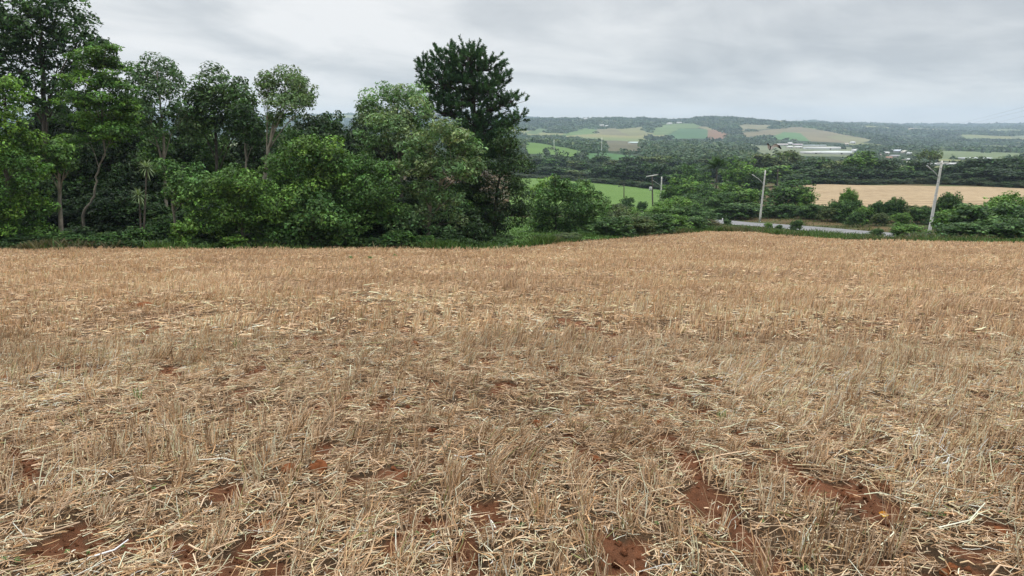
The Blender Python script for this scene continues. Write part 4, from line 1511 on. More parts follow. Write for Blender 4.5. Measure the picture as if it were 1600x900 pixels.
def straws(b0, d, ln, w, rng, segs, col):
    """prismatic stalks: segs 2 = bent three-sided tube, 1 = folded strip, 0 = single blade"""
    n = len(b0)
    side = np.cross(d, rng.normal(size=(n, 3)))
    side /= np.linalg.norm(side, axis=1, keepdims=True) + 1e-9
    up = np.cross(side, d)
    ln = ln[:, None]
    w = w[:, None]
    if segs == 2:
        bend = rng.normal(size=(n, 1)) * 0.07 * side + rng.normal(size=(n, 1)) * 0.05 * up
        rings = []
        for t_, tw in ((0, 1.0), (0.55, 0.95), (1, 0.7)):
            c0 = b0 + d * ln * t_ + bend * ln * (1 - (2 * t_ - 1) ** 2) * 1.5
            for q in range(3):
                a = q * 2.0944
                rings.append(c0 + (math.cos(a) * side + math.sin(a) * up * 0.6) * w * 0.5 * tw)
        V = np.stack(rings, 1)
        m_ = 9
        F = []
        for i in (0, 3):
            for q in range(3):
                F.append([i + q, i + (q + 1) % 3, i + 3 + (q + 1) % 3, i + 3 + q])
        F = np.array(F)
    elif segs == 1:
        bend = rng.normal(size=(n, 1)) * 0.08 * up
        mid = b0 + d * ln * 0.5 + bend * ln
        tip = b0 + d * ln
        V = np.stack([b0 - side * w / 2, b0 + side * w / 2, mid - side * w / 2, mid + side * w / 2, tip - side * w * 0.3, tip + side * w * 0.3], 1)
        m_ = 6
        F = np.array([[0, 1, 3, 2], [2, 3, 5, 4]])
    else:
        tip = b0 + d * ln
        V = np.stack([b0 - side * w / 2, b0 + side * w / 2, tip + side * w * 0.35, tip - side * w * 0.35], 1)
        m_ = 4
        F = np.array([[0, 1, 2, 3]])
    Q = (np.arange(n)[:, None, None] * m_ + F[None]).reshape(-1, 4)
    return V.reshape(-1, 3), Q, np.repeat(col, m_, axis=0)


def straw_col(x, y, rng, pale=0.0):
    n = len(x)
    r = np.hypot(x, y)
    i = rng.integers(6, size=n)
    w = sstep(5, 22, r)[:, None] * 0.6
    c_ = STRAW[i] * (1 - w) + GOLD[i] * w
    c_ = c_ * (0.72 + 0.34 * vnoise(x, y, 2.3, 51) + 0.34 * vnoise(x, y, 0.35, 52))[:, None] * rng.uniform(0.5, 1.4, (n, 1))
    c_ *= (1 + pale) * np.array([1.14, 1.02, 0.965])
    g = rng.uniform(size=n) < 0.02
    c_[g] = np.array([0.30, 0.29, 0.12])
    return np.clip(c_, 0.02, 0.8)


def stalk_field(dens, r1, r2, w0, segs, rng, spt, half=0.86, hscale=1.0):
    area = half * (r2 * r2 - r1 * r1) + 4 * MARGIN * (r2 - r1)
    nt_ = int(area * dens / spt)
    x, y = fan(nt_, r1, r2, rng, half)
    # pull the tufts onto the drilled rows
    t_ = x * ROW_NRM[0] + y * ROW_NRM[1]
    tr_ = np.round(t_ / ROW_SP) * ROW_SP + rng.normal(size=nt_) * 0.03
    x = x + (tr_ - t_) * ROW_NRM[0]
    y = y + (tr_ - t_) * ROW_NRM[1]
    k = in_field(x, y) & (soil_mask(x, y) < rng.uniform(0.25, 1.02, nt_)) & (rng.uniform(size=nt_) < 0.10 + 0.75 * vnoise(x, y, 1.1, 45) + 0.6 * vnoise(x, y, 0.38, 48) ** 1.5)
    x, y = x[k], y[k]
    nt_ = len(x)
    la = np.clip(laid(x, y) + rng.normal(size=nt_) * 0.10, 0, 1)
    an = lie_angle(x, y) + rng.normal(size=nt_) * 0.4
    th = (0.085 + 0.12 * vnoise(x, y, 1.4, 46)) * hscale
    rep = lambda a: np.repeat(a, spt, axis=0)
    n = nt_ * spt
    bx = rep(x) + rng.normal(size=n) * 0.024
    by = rep(y) + rng.normal(size=n) * 0.03
    lean = np.clip(0.10 + 2.2 * np.clip(rep(la) - 0.50, 0, 1) + np.abs(rng.normal(size=n)) * 0.14, 0, 1.6)
    aa = rep(an) + rng.normal(size=n) * 0.5
    d = np.stack([np.cos(aa) * lean, np.sin(aa) * lean * 0.8, np.ones(n)], 1) + rng.normal(size=(n, 3)) * 0.13
    d /= np.linalg.norm(d, axis=1, keepdims=True)
    ln = rep(th) * rng.uniform(0.5, 1.25, n) * (1 + 0.35 * lean)
    b0 = np.stack([bx, by, GM(bx, by) - 0.01], 1)
    col = straw_col(bx, by, rng)
    w = w0 * rng.uniform(0.6, 1.3, n)
    return straws(b0, d, ln, w, rng, segs, col)


def litter_field(dens, r1, r2, w0, segs, rng, half=0.86, short=False):
    area = half * (r2 * r2 - r1 * r1) + 4 * MARGIN * (r2 - r1)
    n = int(area * dens)
    x, y = fan(n, r1, r2, rng, half)
    k = in_field(x, y) & (soil_mask(x, y) < rng.uniform(0.1, 1.06, n)) & (rng.uniform(size=n) < 0.12 + 0.85 * vnoise(x, y, 0.5, 47) + 0.8 * vnoise(x, y, 0.17, 49) ** 1.4)
    x, y = x[k], y[k]
    n = len(x)
    aa = lie_angle(x, y) + rng.normal(size=n) * 0.95
    tl = rng.normal(size=n) * 0.12 - 0.0
    d = np.stack([np.cos(aa), np.sin(aa), tl - SLOPE * np.sin(aa)], 1)
    d /= np.linalg.norm(d, axis=1, keepdims=True)
    ln = rng.uniform(0.015, 0.085, n) if short else rng.gamma(3.2, 0.036, n).clip(0.04, 0.34)
    zz_ = GM(x, y) + rng.uniform(0.004, 0.045, n) + np.abs(tl) * ln * 0.5
    b0 = np.stack([x, y, zz_], 1) - d * ln[:, None] * 0.5
    col = straw_col(x, y, rng, 0.05)
    wide = rng.uniform(size=n) < 0.12
    w = w0 * rng.uniform(0.55, 1.2, n) * np.where(wide, 1.9, 1)
    return straws(b0, d, ln, w, rng, segs, col)


def merge(parts):
    V, Q, C = [], [], []
    n = 0
    for v, q, c_ in parts:
        V.append(v)
        Q.append(q + n)
        C.append(c_)
        n += len(v)
    return np.concatenate(V), np.concatenate(Q), np.concatenate(C)


rng = np.random.default_rng(100)
V, Q, C = merge([stalk_field(640, 1.3, 9, 0.0066, 2, rng, 14), stalk_field(330, 9, 20, 0.0095, 1, rng, 10), stalk_field(150, 20, 38, 0.014, 0, rng, 8),
                 stalk_field(80, 38, 74, 0.022, 0, rng, 6, 0.86)])
o = mesh_np('stubble', V, Q, None, C, M_STRAW)
tag(o, 'dry tan stubble stalks standing in tufts over the whole field', 'stubble', kind='stuff')
V, Q, C = merge([litter_field(1150, 1.3, 9, 0.0056, 2, rng), litter_field(1500, 1.3, 7, 0.0042, 1, rng, short=True), litter_field(330, 9, 20, 0.0095, 1, rng), litter_field(350, 7, 14, 0.007, 0, rng, short=True), litter_field(110, 20, 40, 0.018, 0, rng),
                 litter_field(40, 40, 74, 0.03, 0, rng)])
o = mesh_np('straw_litter', V, Q, None, C, M_STRAW)
tag(o, 'loose pale straw lying flat and tangled between the stubble', 'straw', kind='stuff')


rngc = np.random.default_rng(60)
xc, yc = fan(60000, 1.4, 9.5, rngc)
kc = soil_mask(xc, yc) > rngc.uniform(0.05, 0.9, len(xc))
xc, yc = xc[kc], yc[kc]
ec = np.array([(1, 0, 0), (0, 1, 0), (-1, 0, 0), (0, -1, 0), (0, 0, 1), (0, 0, -1)], float)
rc_ = np.clip(rngc.gamma(1.5, 0.0055, len(xc)), 0.002, 0.034)[:, None, None]
Vc = ec[None] * rc_ * rngc.uniform(0.6, 1.3, (len(xc), 6, 3)) + rngc.normal(size=(len(xc), 6, 3)) * rc_ * 0.2
Vc += np.stack([xc, yc, GM(xc, yc) + rc_[:, 0, 0] * 0.3], 1)[:, None]
Tc = np.array([(0, 1, 4), (1, 2, 4), (2, 3, 4), (3, 0, 4), (1, 0, 5), (2, 1, 5), (3, 2, 5), (0, 3, 5)])
Tc = (np.arange(len(xc))[:, None, None] * 6 + Tc[None]).reshape(-1, 3)
cc_ = np.array([(0.19, 0.080, 0.040)]) * rngc.uniform(0.6, 1.5, (len(xc), 1))
o = mesh_np('soil_crumbs', Vc.reshape(-1, 3), None, Tc, np.repeat(cc_, 6, axis=0), M_GROUND)
tag(o, 'loose red soil crumbs on the bare patches', 'soil', kind='stuff')

# ------------------------------------------------------------------ weeds, clods, leaf
def ground_at(px, py):
    """where the sight line through that pixel meets the field"""
    lo, hi = 0.5, 80.0
    for _ in range(50):
        mid = (lo + hi) / 2
        q = P(px, py, mid)
        if q[2] > float(GM([q[0]], [q[1]])[0]):
            lo = mid
        else:
            hi = mid
    q = P(px, py, lo)
    q[2] = float(GM([q[0]], [q[1]])[0])
    return q


M_SOIL = rough_material('soil_clod', (0.20, 0.075, 0.032), 0.95, 0.35, 18.0, 0.8, spec=0.05)


def clod(px, py, wpx, label, seed, hf=0.8):
    c0 = ground_at(px, py)
    r = wpx * c0[1] / FPX / 2
    rng = np.random.default_rng(seed)
    nu, nv = 22, 13
    th = np.arange(nu) / nu * 2 * math.pi
    ph = np.linspace(0.02, math.pi - 0.02, nv)
    T_, P_ = np.meshgrid(th, ph)
    d = np.stack([np.cos(T_) * np.sin(P_), np.sin(T_) * np.sin(P_), np.cos(P_)], -1).reshape(-1, 3)
    ax = rng.normal(size=(9, 3))
    rad = 1 + sum(0.09 * np.sin(2.6 * (i + 2) / 3 * (d @ ax[i]) + i) for i in range(9)) * 0.6 + rng.normal(size=len(d)) * 0.035
    V = d * rad[:, None] * np.array([r, r * 0.95, r * hf])
    V[:, 2] += r * hf * 0.5
    Q = []
    for i in range(nv - 1):
        for j in range(nu):
            Q.append([i * nu + j, i * nu + (j + 1) % nu, (i + 1) * nu + (j + 1) % nu, (i + 1) * nu + j])
    T = [[nv * nu, (j + 1) % nu, j] for j in range(nu)]
    V = np.vstack([V, V[:nu].mean(0), V[-nu:].mean(0)])
    T = [[nv * nu, j, (j + 1) % nu] for j in range(nu)] + [[nv * nu + 1, (nv - 1) * nu + (j + 1) % nu, (nv - 1) * nu + j] for j in range(nu)]
    o = mesh_np('soil_clod', V, np.array(Q)[:, ::-1], np.array(T), None, M_SOIL, smooth=True)
    o.location = c0
    o.rotation_euler = (0, 0, rng.uniform(0, 6))
    tag(o, label, 'clod')


for i, (px, py, w, lab, hf) in enumerate([
    (497, 738, 32, 'largest round red-brown clod, in the straw left of centre', 0.85),
    (452, 736, 24, 'red clod half hidden in straw just left of the largest clod', 0.7),
    (640, 748, 22, 'reddish clod at the right end of the bare soil strip, left of centre', 0.7),
    (648, 742, 12, 'small clod leaning on the one at the end of the soil strip', 0.8),
    (593, 694, 12, 'tiny clod standing alone above the bare soil strip', 0.8),
    (840, 665, 18, 'orange-brown clod near the middle, left of the upright tufts', 0.7),
    (930, 722, 16, 'round dark clod right of centre', 0.9),
    (852, 748, 12, 'small clod in the straw below the middle', 0.8),
    (1035, 664, 18, 'clod at the head of the bare soil row, right', 0.7),
    (420, 822, 34, 'low broad heap of red soil in the lower left', 0.45),
    (225, 480, 26, 'mound of red soil in the far left of the field', 0.4),
    (5, 596, 20, 'clod at the left edge of the picture', 0.7),
    (1488, 893, 22, 'orange clod at the bottom edge, right', 0.8),
    (1475, 897, 16, 'dark clod beside the orange one at the bottom edge', 0.8),
    (1560, 832, 22, 'dull red clod in the lower right behind green seedlings', 0.6),
    (610, 546, 14, 'orange clod in the middle distance, left of centre', 0.7),
    (648, 540, 14, 'brown clod just right of the orange one in the middle distance', 0.7)]):
    clod(px, py, w, lab, 200 + i, hf)

# fallen yellow leaf
c0 = ground_at(1374, 812)
u_, v_ = np.meshgrid(np.linspace(-1, 1, 11), np.linspace(-1, 1, 7))
wd = np.sqrt(np.clip(1 - u_ ** 2, 0, 1)) ** 0.8
V = np.stack([u_ * 0.032, v_ * wd * 0.018, 0.035 + 0.012 * u_ ** 2 + 0.010 * np.abs(v_) * wd + 0.004 * np.sin(5 * u_)], -1).reshape(-1, 3)
i_ = np.arange(6)[:, None] * 11
j_ = np.arange(10)[None]
Q = np.stack([i_ + j_, i_ + j_ + 1, i_ + j_ + 12, i_ + j_ + 11], -1).reshape(-1, 4)
cl_ = np.tile(np.array([(0.46, 0.20, 0.025)]), (77, 1))
cl_[:28] = (0.52, 0.33, 0.04)
lf = mesh_np('fallen_leaf', V, Q, None, cl_, M_STRAW, smooth=True)
lf.location = c0
lf.rotation_euler = (0.35, 0.1, 0.3)
tag(lf, 'curled yellow-orange leaf lying on the red soil, lower right', 'leaf')


# green seedlings: individuals
def seedling(px, py, wpx, label, seed, group=None, blades=False):
    c0 = ground_at(px, py)
    s = wpx * c0[1] / FPX
    rng = np.random.default_rng(seed)
    if blades:
        k = 16
        b0 = rng.normal(size=(k, 3)) * np.array([0.12, 0.12, 0]) * s
        d = rng.normal(size=(k, 3)) * 0.28 + np.array([0, 0, 1])
        d /= np.linalg.norm(d, axis=1, keepdims=True)
        V, Q, C_ = straws(b0, d, rng.uniform(0.6, 1.1, k) * s * 1.6, np.full(k, s * 0.09), rng, 1,
                          np.array([(0.11, 0.20, 0.05)]) * rng.uniform(0.7, 1.3, (k, 1)))
    else:
        k = 18
        e = rng.normal(size=(k, 3))
        e /= np.linalg.norm(e, axis=1, keepdims=True)
        e[:, 2] = np.abs(e[:, 2])
        V, Q = leaf_quads(e * s * np.array([0.45, 0.45, 0.4]) * rng.uniform(0.5, 1, (k, 1)) + np.array([0, 0, s * 0.22]),
                          e * 0.5 + np.array([0, 0, 0.8]), s * 0.42, s * 0.26, rng)
        C_ = np.repeat(np.array([(0.115, 0.20, 0.06)]) * rng.uniform(0.75, 1.3, (k, 1)), 4, axis=0)
    o = mesh_np('weed_seedling' if not blades else 'grass_tuft', V, Q, None, C_, M_LEAF)
    o.location = c0 + np.array([0, 0, 0.012])
    tag(o, label, 'weed', group)


for i, (px, py, w) in enumerate([
    (106, 868, 12), (140, 868, 12), (8, 880, 14), (28, 880, 12), (72, 877, 9), (192, 860, 10), (260, 858, 10), (240, 768, 10), (90, 772, 10), (150, 772, 8), (295, 826, 9),
    (452, 876, 8), (590, 842, 10), (652, 838, 11), (676, 842, 9), (612, 840, 10), (815, 826, 11), (845, 830, 8), (905, 820, 13), (1026, 822, 9), (816, 702, 10), (1007, 738, 12), (1022, 738, 8), (1052, 800, 8),
    (1005, 736, 9), (1137, 736, 12), (1255, 732, 9), (1191, 819, 9), (1258, 896, 14), (1450, 810, 13), (1472, 810, 14), (1565, 806, 12), (1553, 727, 10), (1587, 730, 9), (1474, 728, 9), (1130, 648, 11),
    (232, 655, 9), (305, 660, 8), (258, 657, 8), (320, 655, 8), (1300, 636, 9), (1595, 622, 14), (1005, 570, 8), (770, 720, 9), (1060, 735, 8), (1540, 805, 9), (1275, 825, 10), (1350, 838, 9)]):
    seedling(px, py, w, 'small green weed seedling sprouting low among the straw', 300 + i, 'green seedlings in the stubble')
seedling(370, 545, 11, 'bright green grass sprout standing in the stubble left of centre', 401, blades=True)
seedling(218, 630, 16, 'dull green grass tuft in the left foreground stubble', 402, blades=True)
seedling(425, 820, 10, 'green blade growing out of the low heap of red soil', 403, blades=True)
seedling(1125, 660, 14, 'green grass tuft beside the bare soil row on the right', 404, blades=True)
seedling(618, 402, 9, 'taller green weed near the far edge of the field', 405)
seedling(578, 406, 9, 'low green weed near the far edge, left of the taller weed', 406)
seedling(548, 405, 9, 'leftmost low green weed near the far edge', 407)


# ------------------------------------------------------------------ poles
def road_pole(px, py_base, D, top_px, top_py, label, arm, cross=False, r=0.17):
    b0 = P(px, py_base, D)
    b0[2] = G1(b0[0], b0[1]) - 0.05
    tp = P(top_px, top_py, D) - b0
    root = thing('street_lamp', label, 'street lamp', b0)
    mb = MB()
    mb.tube([tp * k for k in np.linspace(0, 1, 9)], np.linspace(r * 1.25, r * 0.75, 9), 10)
    # climbing rebates of the concrete pole
    mb.build('pole', M_CONC, root, smooth=True)
    bd = MB()
    for k in (0.28, 0.47, 0.55, 0.72, 0.9):
        bd.tube([tp * k, tp * (k + 0.012)], [r * 1.25 * (1 - 0.4 * k) + 0.012] * 2, 10)
    bd.build('band', M_STEEL, root)
    if arm:
        (ax, ay), (bx, by), (hx, hy) = arm
        s0, m0, e0 = P(ax, ay, D) - b0, P(bx, by, D - 0.8) - b0, P(hx, hy, D - 1.0) - b0
        a_ = MB()
        a_.tube(np.vstack([bez(s0, m0, (0, 0, 0.1), 5), bez(m0, e0, (0, 0, 0.06), 5)[1:]]), 0.05, 7)
        a_.build('arm', M_STEEL, root, smooth=True)
        h = MB()
        dr = (e0 - m0) / np.linalg.norm(e0 - m0)
        h.tube([e0 - dr * 0.1, e0 + dr * 0.2, e0 + dr * 0.6, e0 + dr * 0.75], [0.05, 0.08, 0.08, 0.04], 8)
        h.build('lamp_head', M_STEEL, root, smooth=True)
    if cross:
        cb = MB()
        cb.box(tp + np.array([0.2, 0, -0.25]), (1.7, 0.10, 0.12), 0.3)
        cb.build('crossarm', M_CONC, root)
        ins = MB()
        for q in (-0.7, 0.0, 0.75):
            ins.tube([tp + np.array([0.2 + q, 0.2 * q, -0.18]), tp + np.array([0.2 + q, 0.2 * q, 0.02])], [0.05, 0.035], 6)
        ins.build('insulator', M_DARK, root)
    return root, b0 + tp


_, top_r = road_pole(1451, 368, 80, 1472, 251, 'leaning pale concrete pole with a lamp arm, the nearest pole, on the right', [(1466, 277), (1461, 270), (1454, 264)], True, 0.155)
_, top_m = road_pole(1187, 347, 115, 1196, 266, 'upright pale pole with a thin lamp arm beside the middle of the road', [(1192, 287), (1187, 281), (1180, 276)], False, 0.14)
_, top_f = road_pole(1032, 319, 208, 1034, 276, 'short distant white pole beside the dark transformer pole', [(1033, 291), (1028, 287), (1022, 283)], False, 0.22)


def plain_pole(name, label, px, py_base, D, top_px, top_py, r, mat, cross=None, trafo=False, arm2=False):
    b0 = P(px, py_base, D)
    b0[2] = G1(b0[0], b0[1]) - 0.1
    tp = P(top_px, top_py, D) - b0
    root = thing(name, label, 'utility pole', b0)
    mb = MB()
    mb.tube([tp * k for k in np.linspace(0, 1, 6)], np.linspace(r * 1.2, r * 0.8, 6), 8)
    mb.build('pole', mat, root, smooth=True)
    if cross:
        w, tilt = cross
        cb = MB()
        cb.tube([tp + np.array([-w, -0.2, -w * tilt + 0.1]), tp + np.array([w, 0.2, w * tilt + 0.1])], 0.13, 6)
        cb.build('crossarm', M_CONC, root)
        ins = MB()
        for q in (-0.9, -0.3, 0.9):
            ins.tube([tp + np.array([w * q, 0, w * tilt * q + 0.2]), tp + np.array([w * q, 0, w * tilt * q + 0.5])], 0.07, 6)
        ins.build('insulator', M_DARK, root)
    if trafo:
        tb = MB()
        tb.tube([tp * 0.55 + np.array([-0.5, 0, 0]), tp * 0.55 + np.array([-0.5, 0, 0.35]), tp * 0.55 + np.array([-0.5, 0, 1.0]), tp * 0.55 + np.array([-0.5, 0, 1.1])], [0.38, 0.4, 0.4, 0.2], 10)
        tb.build('transformer', M_STEEL, root, smooth=True)
        fb = MB()
        fb.box(tp * 0.7 + np.array([0.1, 0, 0]), (0.5, 0.3, 0.5))
        fb.build('fuse_box', M_DARK, root)
    if arm2:
        ab = MB()
        ab.tube([tp * 0.93, tp * 0.93 + np.array([-1.2, 0, 0.05])], 0.06, 5)
        ab.box(tp * 0.93 + np.array([-1.25, 0, 0]), (0.4, 0.25, 0.22))
        ab.build('bracket', M_DARK, root)
    return b0 + tp


top_t = plain_pole('utility_pole', 'dark wooden pole with a tilted crossarm and a transformer', 1020, 322, 190, 1019, 275, 0.19, M_WOOD, (1.65, 0.16), True)
plain_pole('utility_pole', 'short brown wooden pole in front of the bright green field', 975, 326, 175, 975, 288, 0.13, M_WOOD, None, False, True)
plain_pole('utility_pole', 'grey pole top showing above the big leafy tree right of the road pole', 1215, 300, 150, 1215.5, 264, 0.11, M_WOOD)
plain_pole('utility_pole', 'tiny white pole at the edge of the far left crop strip', 866, 229, 720, 865.5, 218, 0.28, M_WHITE)
plain_pole('utility_pole', 'tiny white pole in the far scrub right of the crop strips', 940, 226, 780, 940.5, 215, 0.28, M_WHITE)

# wires
def wire(pts, sag, label, r=0.012, grp=None):
    mb = MB()
    a, b_ = np.asarray(pts[0], float), np.asarray(pts[1], float)
    t_ = np.linspace(0, 1, 40)[:, None]
    q = a * (1 - t_) + b_ * t_
    q[:, 2] -= sag * 4 * (t_ * (1 - t_))[:, 0]
    mb.tube(q, r, 4)
    o = mb.build('power_line', M_WIRE)
    tag(o, label, 'power line', grp)


wire([top_r, top_m], 0.7, 'single cable strung from the leaning pole to the upright road pole', 0.010)
wire([P(1660, 152, 60), P(1475, 199, 330)], 0.0, 'uppermost thin wire crossing the sky at the right edge', 0.008)
wire([P(1660, 158, 60), P(1490, 200, 330)], 0.0, 'middle thin wire crossing the sky at the right edge', 0.008)
wire([P(1660, 168, 60), P(1510, 202, 330)], 0.0, 'lowest thin wire crossing the sky at the right edge', 0.008)

# white roadside markers
def marker(px, py, D, hpx, label):
    b0 = P(px, py, D)
    b0[2] = max(G1(b0[0], b0[1]), b0[2] - hpx * D / FPX)
    h = hpx * D / FPX
    mb = MB()
    mb.tube([(0, 0, -0.3), (0, 0, h * 0.75), (0, 0, h * 0.95), (0, 0, h)], [0.09, 0.09, 0.085, 0.04], 8)
    o = mb.build('marker_post', M_WHITE, None, smooth=True)
    o.location = b0
    tag(o, label, 'marker post')


marker(1129, 341, 118, 5, 'short white marker post on the far side of the road, left of the other')
marker(1135, 336, 122, 5.5, 'white marker post higher on the bank, above the first')
marker(1083, 349, 112, 4, 'small white marker in the scrub left of the road')


# ------------------------------------------------------------------ far buildings
BLD = []


def far_ground(px, py, D0):
    D = np.exp(np.linspace(math.log(470), math.log(1700), 500))
    q = np.stack([P(px, py, d) for d in D])
    hit = np.where(q[:, 2] <= G(q[:, 0], q[:, 1]) + relief(q[:, 0], q[:, 1], np.hypot(q[:, 0], q[:, 1])))[0]
    return float(D[hit[0]]) if len(hit) else D0


def building(name, label, px, py, D, wpx, hpx, dm, roof, wall, rz=0.0, group=None, gable=True):
    if D < 1500:
        D = far_ground(px, py, D)
    BLD.append((px, py, wpx, D))
    b0 = P(px, py, D)
    b0[2] = max(b0[2], G1(b0[0], b0[1]) + float(relief(b0[0], b0[1], np.hypot(b0[0], b0[1]))))
    s = D / FPX
    w, h = wpx * s, hpx * s
    root = thing(name, label, 'building', (b0[0], b0[1], b0[2]), group)
    root.rotation_euler = (0, 0, rz)
    wb = MB()
    wb.box((0, 0, h * 0.25 - 1.5), (w, dm, h * 0.5 + 3.0), 0, wall)
    wb.build('wall', M_ATTR, root)
    rb = MB()
    z0, z1 = h * 0.5, h
    x, y = w / 2 + 0.4, dm / 2 + 0.5
    if gable:
        V = [(-x, -y, z0), (x, -y, z0), (x, 0, z1), (-x, 0, z1), (-x, y, z0), (x, y, z0)]
        rb.add(V, [[0, 1, 2, 3], [3, 2, 5, 4]], [[0, 3, 4], [1, 5, 2]], roof)
        rb.add(np.array(V) - np.array([0, 0, 0.25]), [[3, 2, 1, 0], [4, 5, 2, 3]], None, roof)
    else:
        # arched tunnel roof
        a = np.linspace(0, math.pi, 9)
        V = np.concatenate([[(sx, -math.cos(q) * y, z0 + math.sin(q) * (z1 - z0)) for q in a] for sx in (-x, x)])
        rb.add(V, [[i, i + 9, i + 10, i + 1] for i in range(8)], [[0, i, i + 1] for i in range(1, 8)] + [[9, i + 10, i + 9] for i in range(1, 8)], roof)
    rb.build('roof', M_ATTR, root)
    # a dark door on the near face
    db = MB()
    db.box((w * 0.2, -dm / 2 - 0.03, h * 0.2), (min(w * 0.2, 2.5), 0.05, h * 0.4), 0, (0.12, 0.11, 0.10))
    db.build('door', M_ATTR, root)
    return root


WH, CR, GY, TL = (0.56, 0.57, 0.56), (0.50, 0.46, 0.39), (0.30, 0.30, 0.31), (0.36, 0.21, 0.15)
building('greenhouse', 'longest white greenhouse on the valley floor', 1284, 233.5, 900, 52, 4.0, 14, WH, (0.6, 0.66, 0.64), -0.05, gable=False)
building('greenhouse', 'broad pale greenhouse in front of the longest one', 1300, 240.5, 840, 50, 4.5, 18, (0.62, 0.66, 0.64), (0.55, 0.58, 0.56), -0.06, gable=False)
building('greenhouse', 'short grey greenhouse left of the broad pale one', 1266, 240, 840, 24, 3.4, 14, (0.60, 0.61, 0.60), (0.5, 0.5, 0.5), 0.05, gable=False)
building('shed', 'small white shed left of the longest greenhouse', 1247, 231.5, 910, 10, 3.0, 10, WH, CR)
building('shed', 'smaller white shed furthest left of the greenhouses', 1234, 231.5, 910, 7, 3.0, 9, WH, CR)
building('house', 'bright white gable roof behind the sheds', 1234, 226.5, 1000, 6, 4.0, 9, WH, GY)
building('house', 'row of grey houses beside the bright gable, left', 1222, 227.5, 1000, 16, 3.0, 8, (0.5, 0.46, 0.45), GY)
building('house', 'mauve roofed house right of the bright gable', 1246, 227.5, 1000, 14, 2.8, 8, (0.45, 0.40, 0.41), GY)
building('greenhouse', 'grey-green greenhouse behind the longest white one', 1272, 228.5, 1010, 34, 2.2, 12, (0.42, 0.47, 0.45), GY, gable=False)
building('house', 'square white building standing alone right of the greenhouses', 1336.5, 237.5, 760, 9, 4.6, 9, WH, (0.7, 0.72, 0.7))
building('house', 'tiny white house right of the hill fields', 1332, 224.5, 1200, 6, 3.4, 9, WH, WH)
building('house', 'pale little house left of the tiny white one on the hill foot', 1322, 226.5, 1180, 5, 3.0, 9, CR, CR)
V_ = [(1383, 240.5, 12, 5.0, WH, CR, 'white-roofed house at the left end of the village'), (1391, 236.5, 9, 5, WH, WH, 'tall white house in the upper left of the village'),
      (1402.5, 238, 12, 6, (0.55, 0.60, 0.66), GY, 'pale blue-roofed house at the top of the village'), (1413.5, 239.5, 10, 6.5, (0.60, 0.58, 0.52), CR, 'cream house at the top right of the village'),
      (1398, 245.5, 14, 5, GY, CR, 'grey long house in the middle of the village'), (1421, 241, 8, 4, (0.58, 0.6, 0.58), GY, 'small grey house at the right end of the village'),
      (1415, 250, 11, 3.4, WH, (0.5, 0.42, 0.35), 'white flat house low in the village'), (1424, 249.5, 7, 3, WH, GY, 'little white shed low on the right of the village'),
      (1414.5, 254.5, 8, 3.5, (0.74, 0.7, 0.58), CR, 'cream cottage lowest in the village'), (1372, 242.5, 6, 3, (0.5, 0.42, 0.38), GY, 'small brown house just left of the village'),
      (1389, 247.5, 9, 4, TL, CR, 'tile-roofed house behind the dark belt tree')]
for px, py, w, h, rf, wl, lab in V_:
    building('house', lab, px, py, 620, w * 0.85, h * 0.7, 7, rf, wl, random.Random(px).uniform(-0.4, 0.4))
for px, w, lab in [(1446, 6, 'white shed left of the leaning pole top'), (1457, 5, 'tiny pale shed beside the umbrella-topped tree'), (1468, 6, 'white shed just behind the leaning pole top'),
                   (1483, 6, 'first white shed right of the leaning pole top'), (1491, 5, 'second white shed right of the leaning pole top')]:
    building('shed', lab, px, 257.5, 560, w, 3.2, 7, WH, WH)
building('greenhouse', 'long low pale greenhouse on the right of the valley', 1523, 249, 660, 40, 3.0, 16, (0.52, 0.56, 0.56), GY, 0.04, gable=False)
building('shed', 'teal-roofed shed in the scrub left of centre of the valley', 992, 225, 1000, 18, 3.5, 14, (0.45, 0.55, 0.52), CR, 0.2)
building('house', 'white farmhouse on the bright crest of the far hill', 1046, 194.5, 2450, 7, 2.6, 12, WH, WH, 0.5)
building('house', 'smaller white farmhouse right of the one on the far crest', 1061, 193, 2550, 7, 1.8, 12, WH, WH)
building('house', 'white house on the far left ridge', 915, 187, 2880, 8, 2.0, 14, WH, WH)
building('house', 'pale house on the wooded far slope, left', 940, 197, 2350, 6, 2.4, 12, WH, CR)
building('house', 'low pale house right of the one on the wooded slope', 949, 197.5, 2340, 6, 1.8, 12, WH, CR)


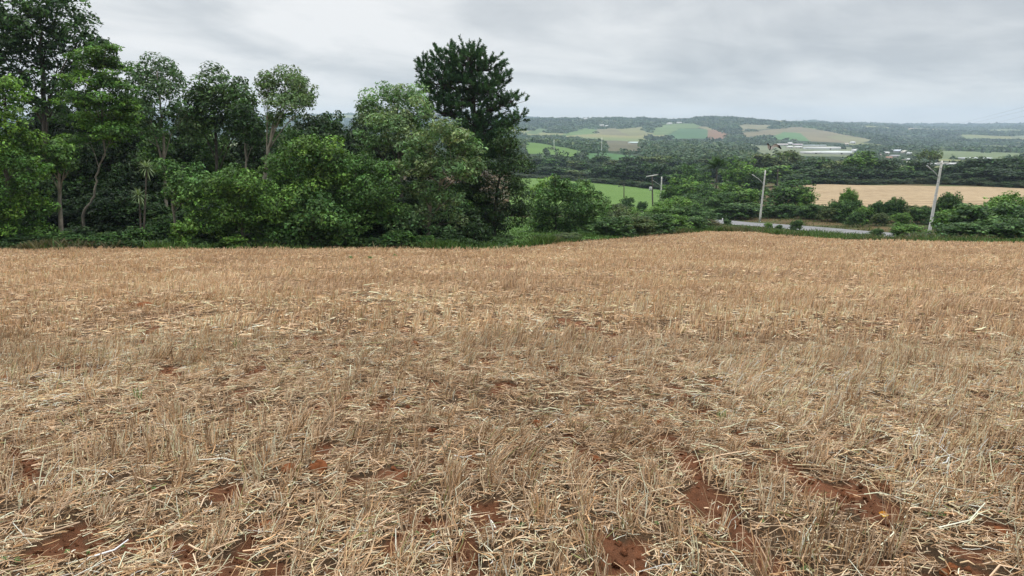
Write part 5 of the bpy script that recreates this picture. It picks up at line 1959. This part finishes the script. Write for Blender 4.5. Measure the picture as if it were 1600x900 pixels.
# ------------------------------------------------------------------ bird
def bird():
    D = 26.0
    c0 = P(1202.5, 229, D)
    s = D / FPX
    root = thing('bird', 'dark and white bird flying with spread wings over the valley', 'bird', c0)
    q = lambda dx, dy, dz: np.array([dx * s, dz, -dy * s])
    mb = MB()
    pts = [q(-5.2, -4.0, -0.06), q(-4.0, -4.2, -0.05), q(-2.8, -3.3, -0.03), q(-1.6, -1.5, 0), q(-0.2, 0.6, 0.02), q(1.0, 2.4, 0.05), q(1.8, 4.2, 0.08), q(2.0, 5.6, 0.10)]
    rad = np.array([0.008, 0.03, 0.028, 0.05, 0.062, 0.05, 0.028, 0.012])
    mb.tube(pts, rad, 10)
    V = np.concatenate(mb.V)
    C_ = np.full((len(V), 3), 0.55)
    C_[:24] = (0.03, 0.03, 0.03)
    k = (V[:, 0] > -0.4 * s) & (V[:, 2] < 0.06)
    C_[k] = (0.02, 0.02, 0.02)
    mb.C = [C_]
    mb.build('body', M_ATTR, root, smooth=True)

    def wing(path, chord, cols):
        path = np.array(path)
        n = len(path)
        w_ = MB()
        V, C_ = [], []
        for i, (pt, ch) in enumerate(zip(path, chord)):
            for t_, zz_ in ((0, 0.0), (0.3, 0.012), (1, -0.004)):
                V.append(pt + ch * t_ + np.array([0, 0, zz_]))
                C_.append(cols[0] if t_ < 0.25 or i >= n - 2 else cols[1])
        Q = [[i * 3 + j, i * 3 + j + 1, i * 3 + j + 4, i * 3 + j + 3] for i in range(n - 1) for j in range(2)]
        w_.add(V, Q)
        low = np.array(V) - np.array([0, 0, 0.008])
        w_.add(low, [f[::-1] for f in Q])
        w_.C = [np.array(C_), np.array(C_)]
        w_.build('wing', M_ATTR, root, smooth=True)
    wing([q(-0.5, -0.5, 0), q(4, -0.4, 0.10), q(9, -3.2, 0.18), q(14, -3.6, 0.22), q(19, -1.2, 0.24), q(22.5, 3.0, 0.24)],
         [np.array([0.06, 0.05, -0.10]), np.array([0.05, 0.05, -0.11]), np.array([0.03, 0.04, -0.10]), np.array([0.0, 0.03, -0.09]), np.array([-0.02, 0.03, -0.07]), np.array([-0.02, 0.0, -0.03])],
         [(0.03, 0.03, 0.03), (0.62, 0.63, 0.62)])
    wing([q(-1.5, -0.5, -0.02), q(-3.5, 0.6, -0.14), q(-5, 0.4, -0.26), q(-6.6, 1.6, -0.38)],
         [np.array([0.04, 0.0, -0.07]), np.array([0.03, 0.0, -0.08]), np.array([0.02, 0.0, -0.06]), np.array([0.0, 0, -0.02])],
         [(0.10, 0.10, 0.10), (0.45, 0.46, 0.46)])


bird()
far_woods()
# drop helper numbers used for fitting copies
for o in bpy.data.objects:
    for k in ('_h', '_r'):
        if k in o:
            del o[k]
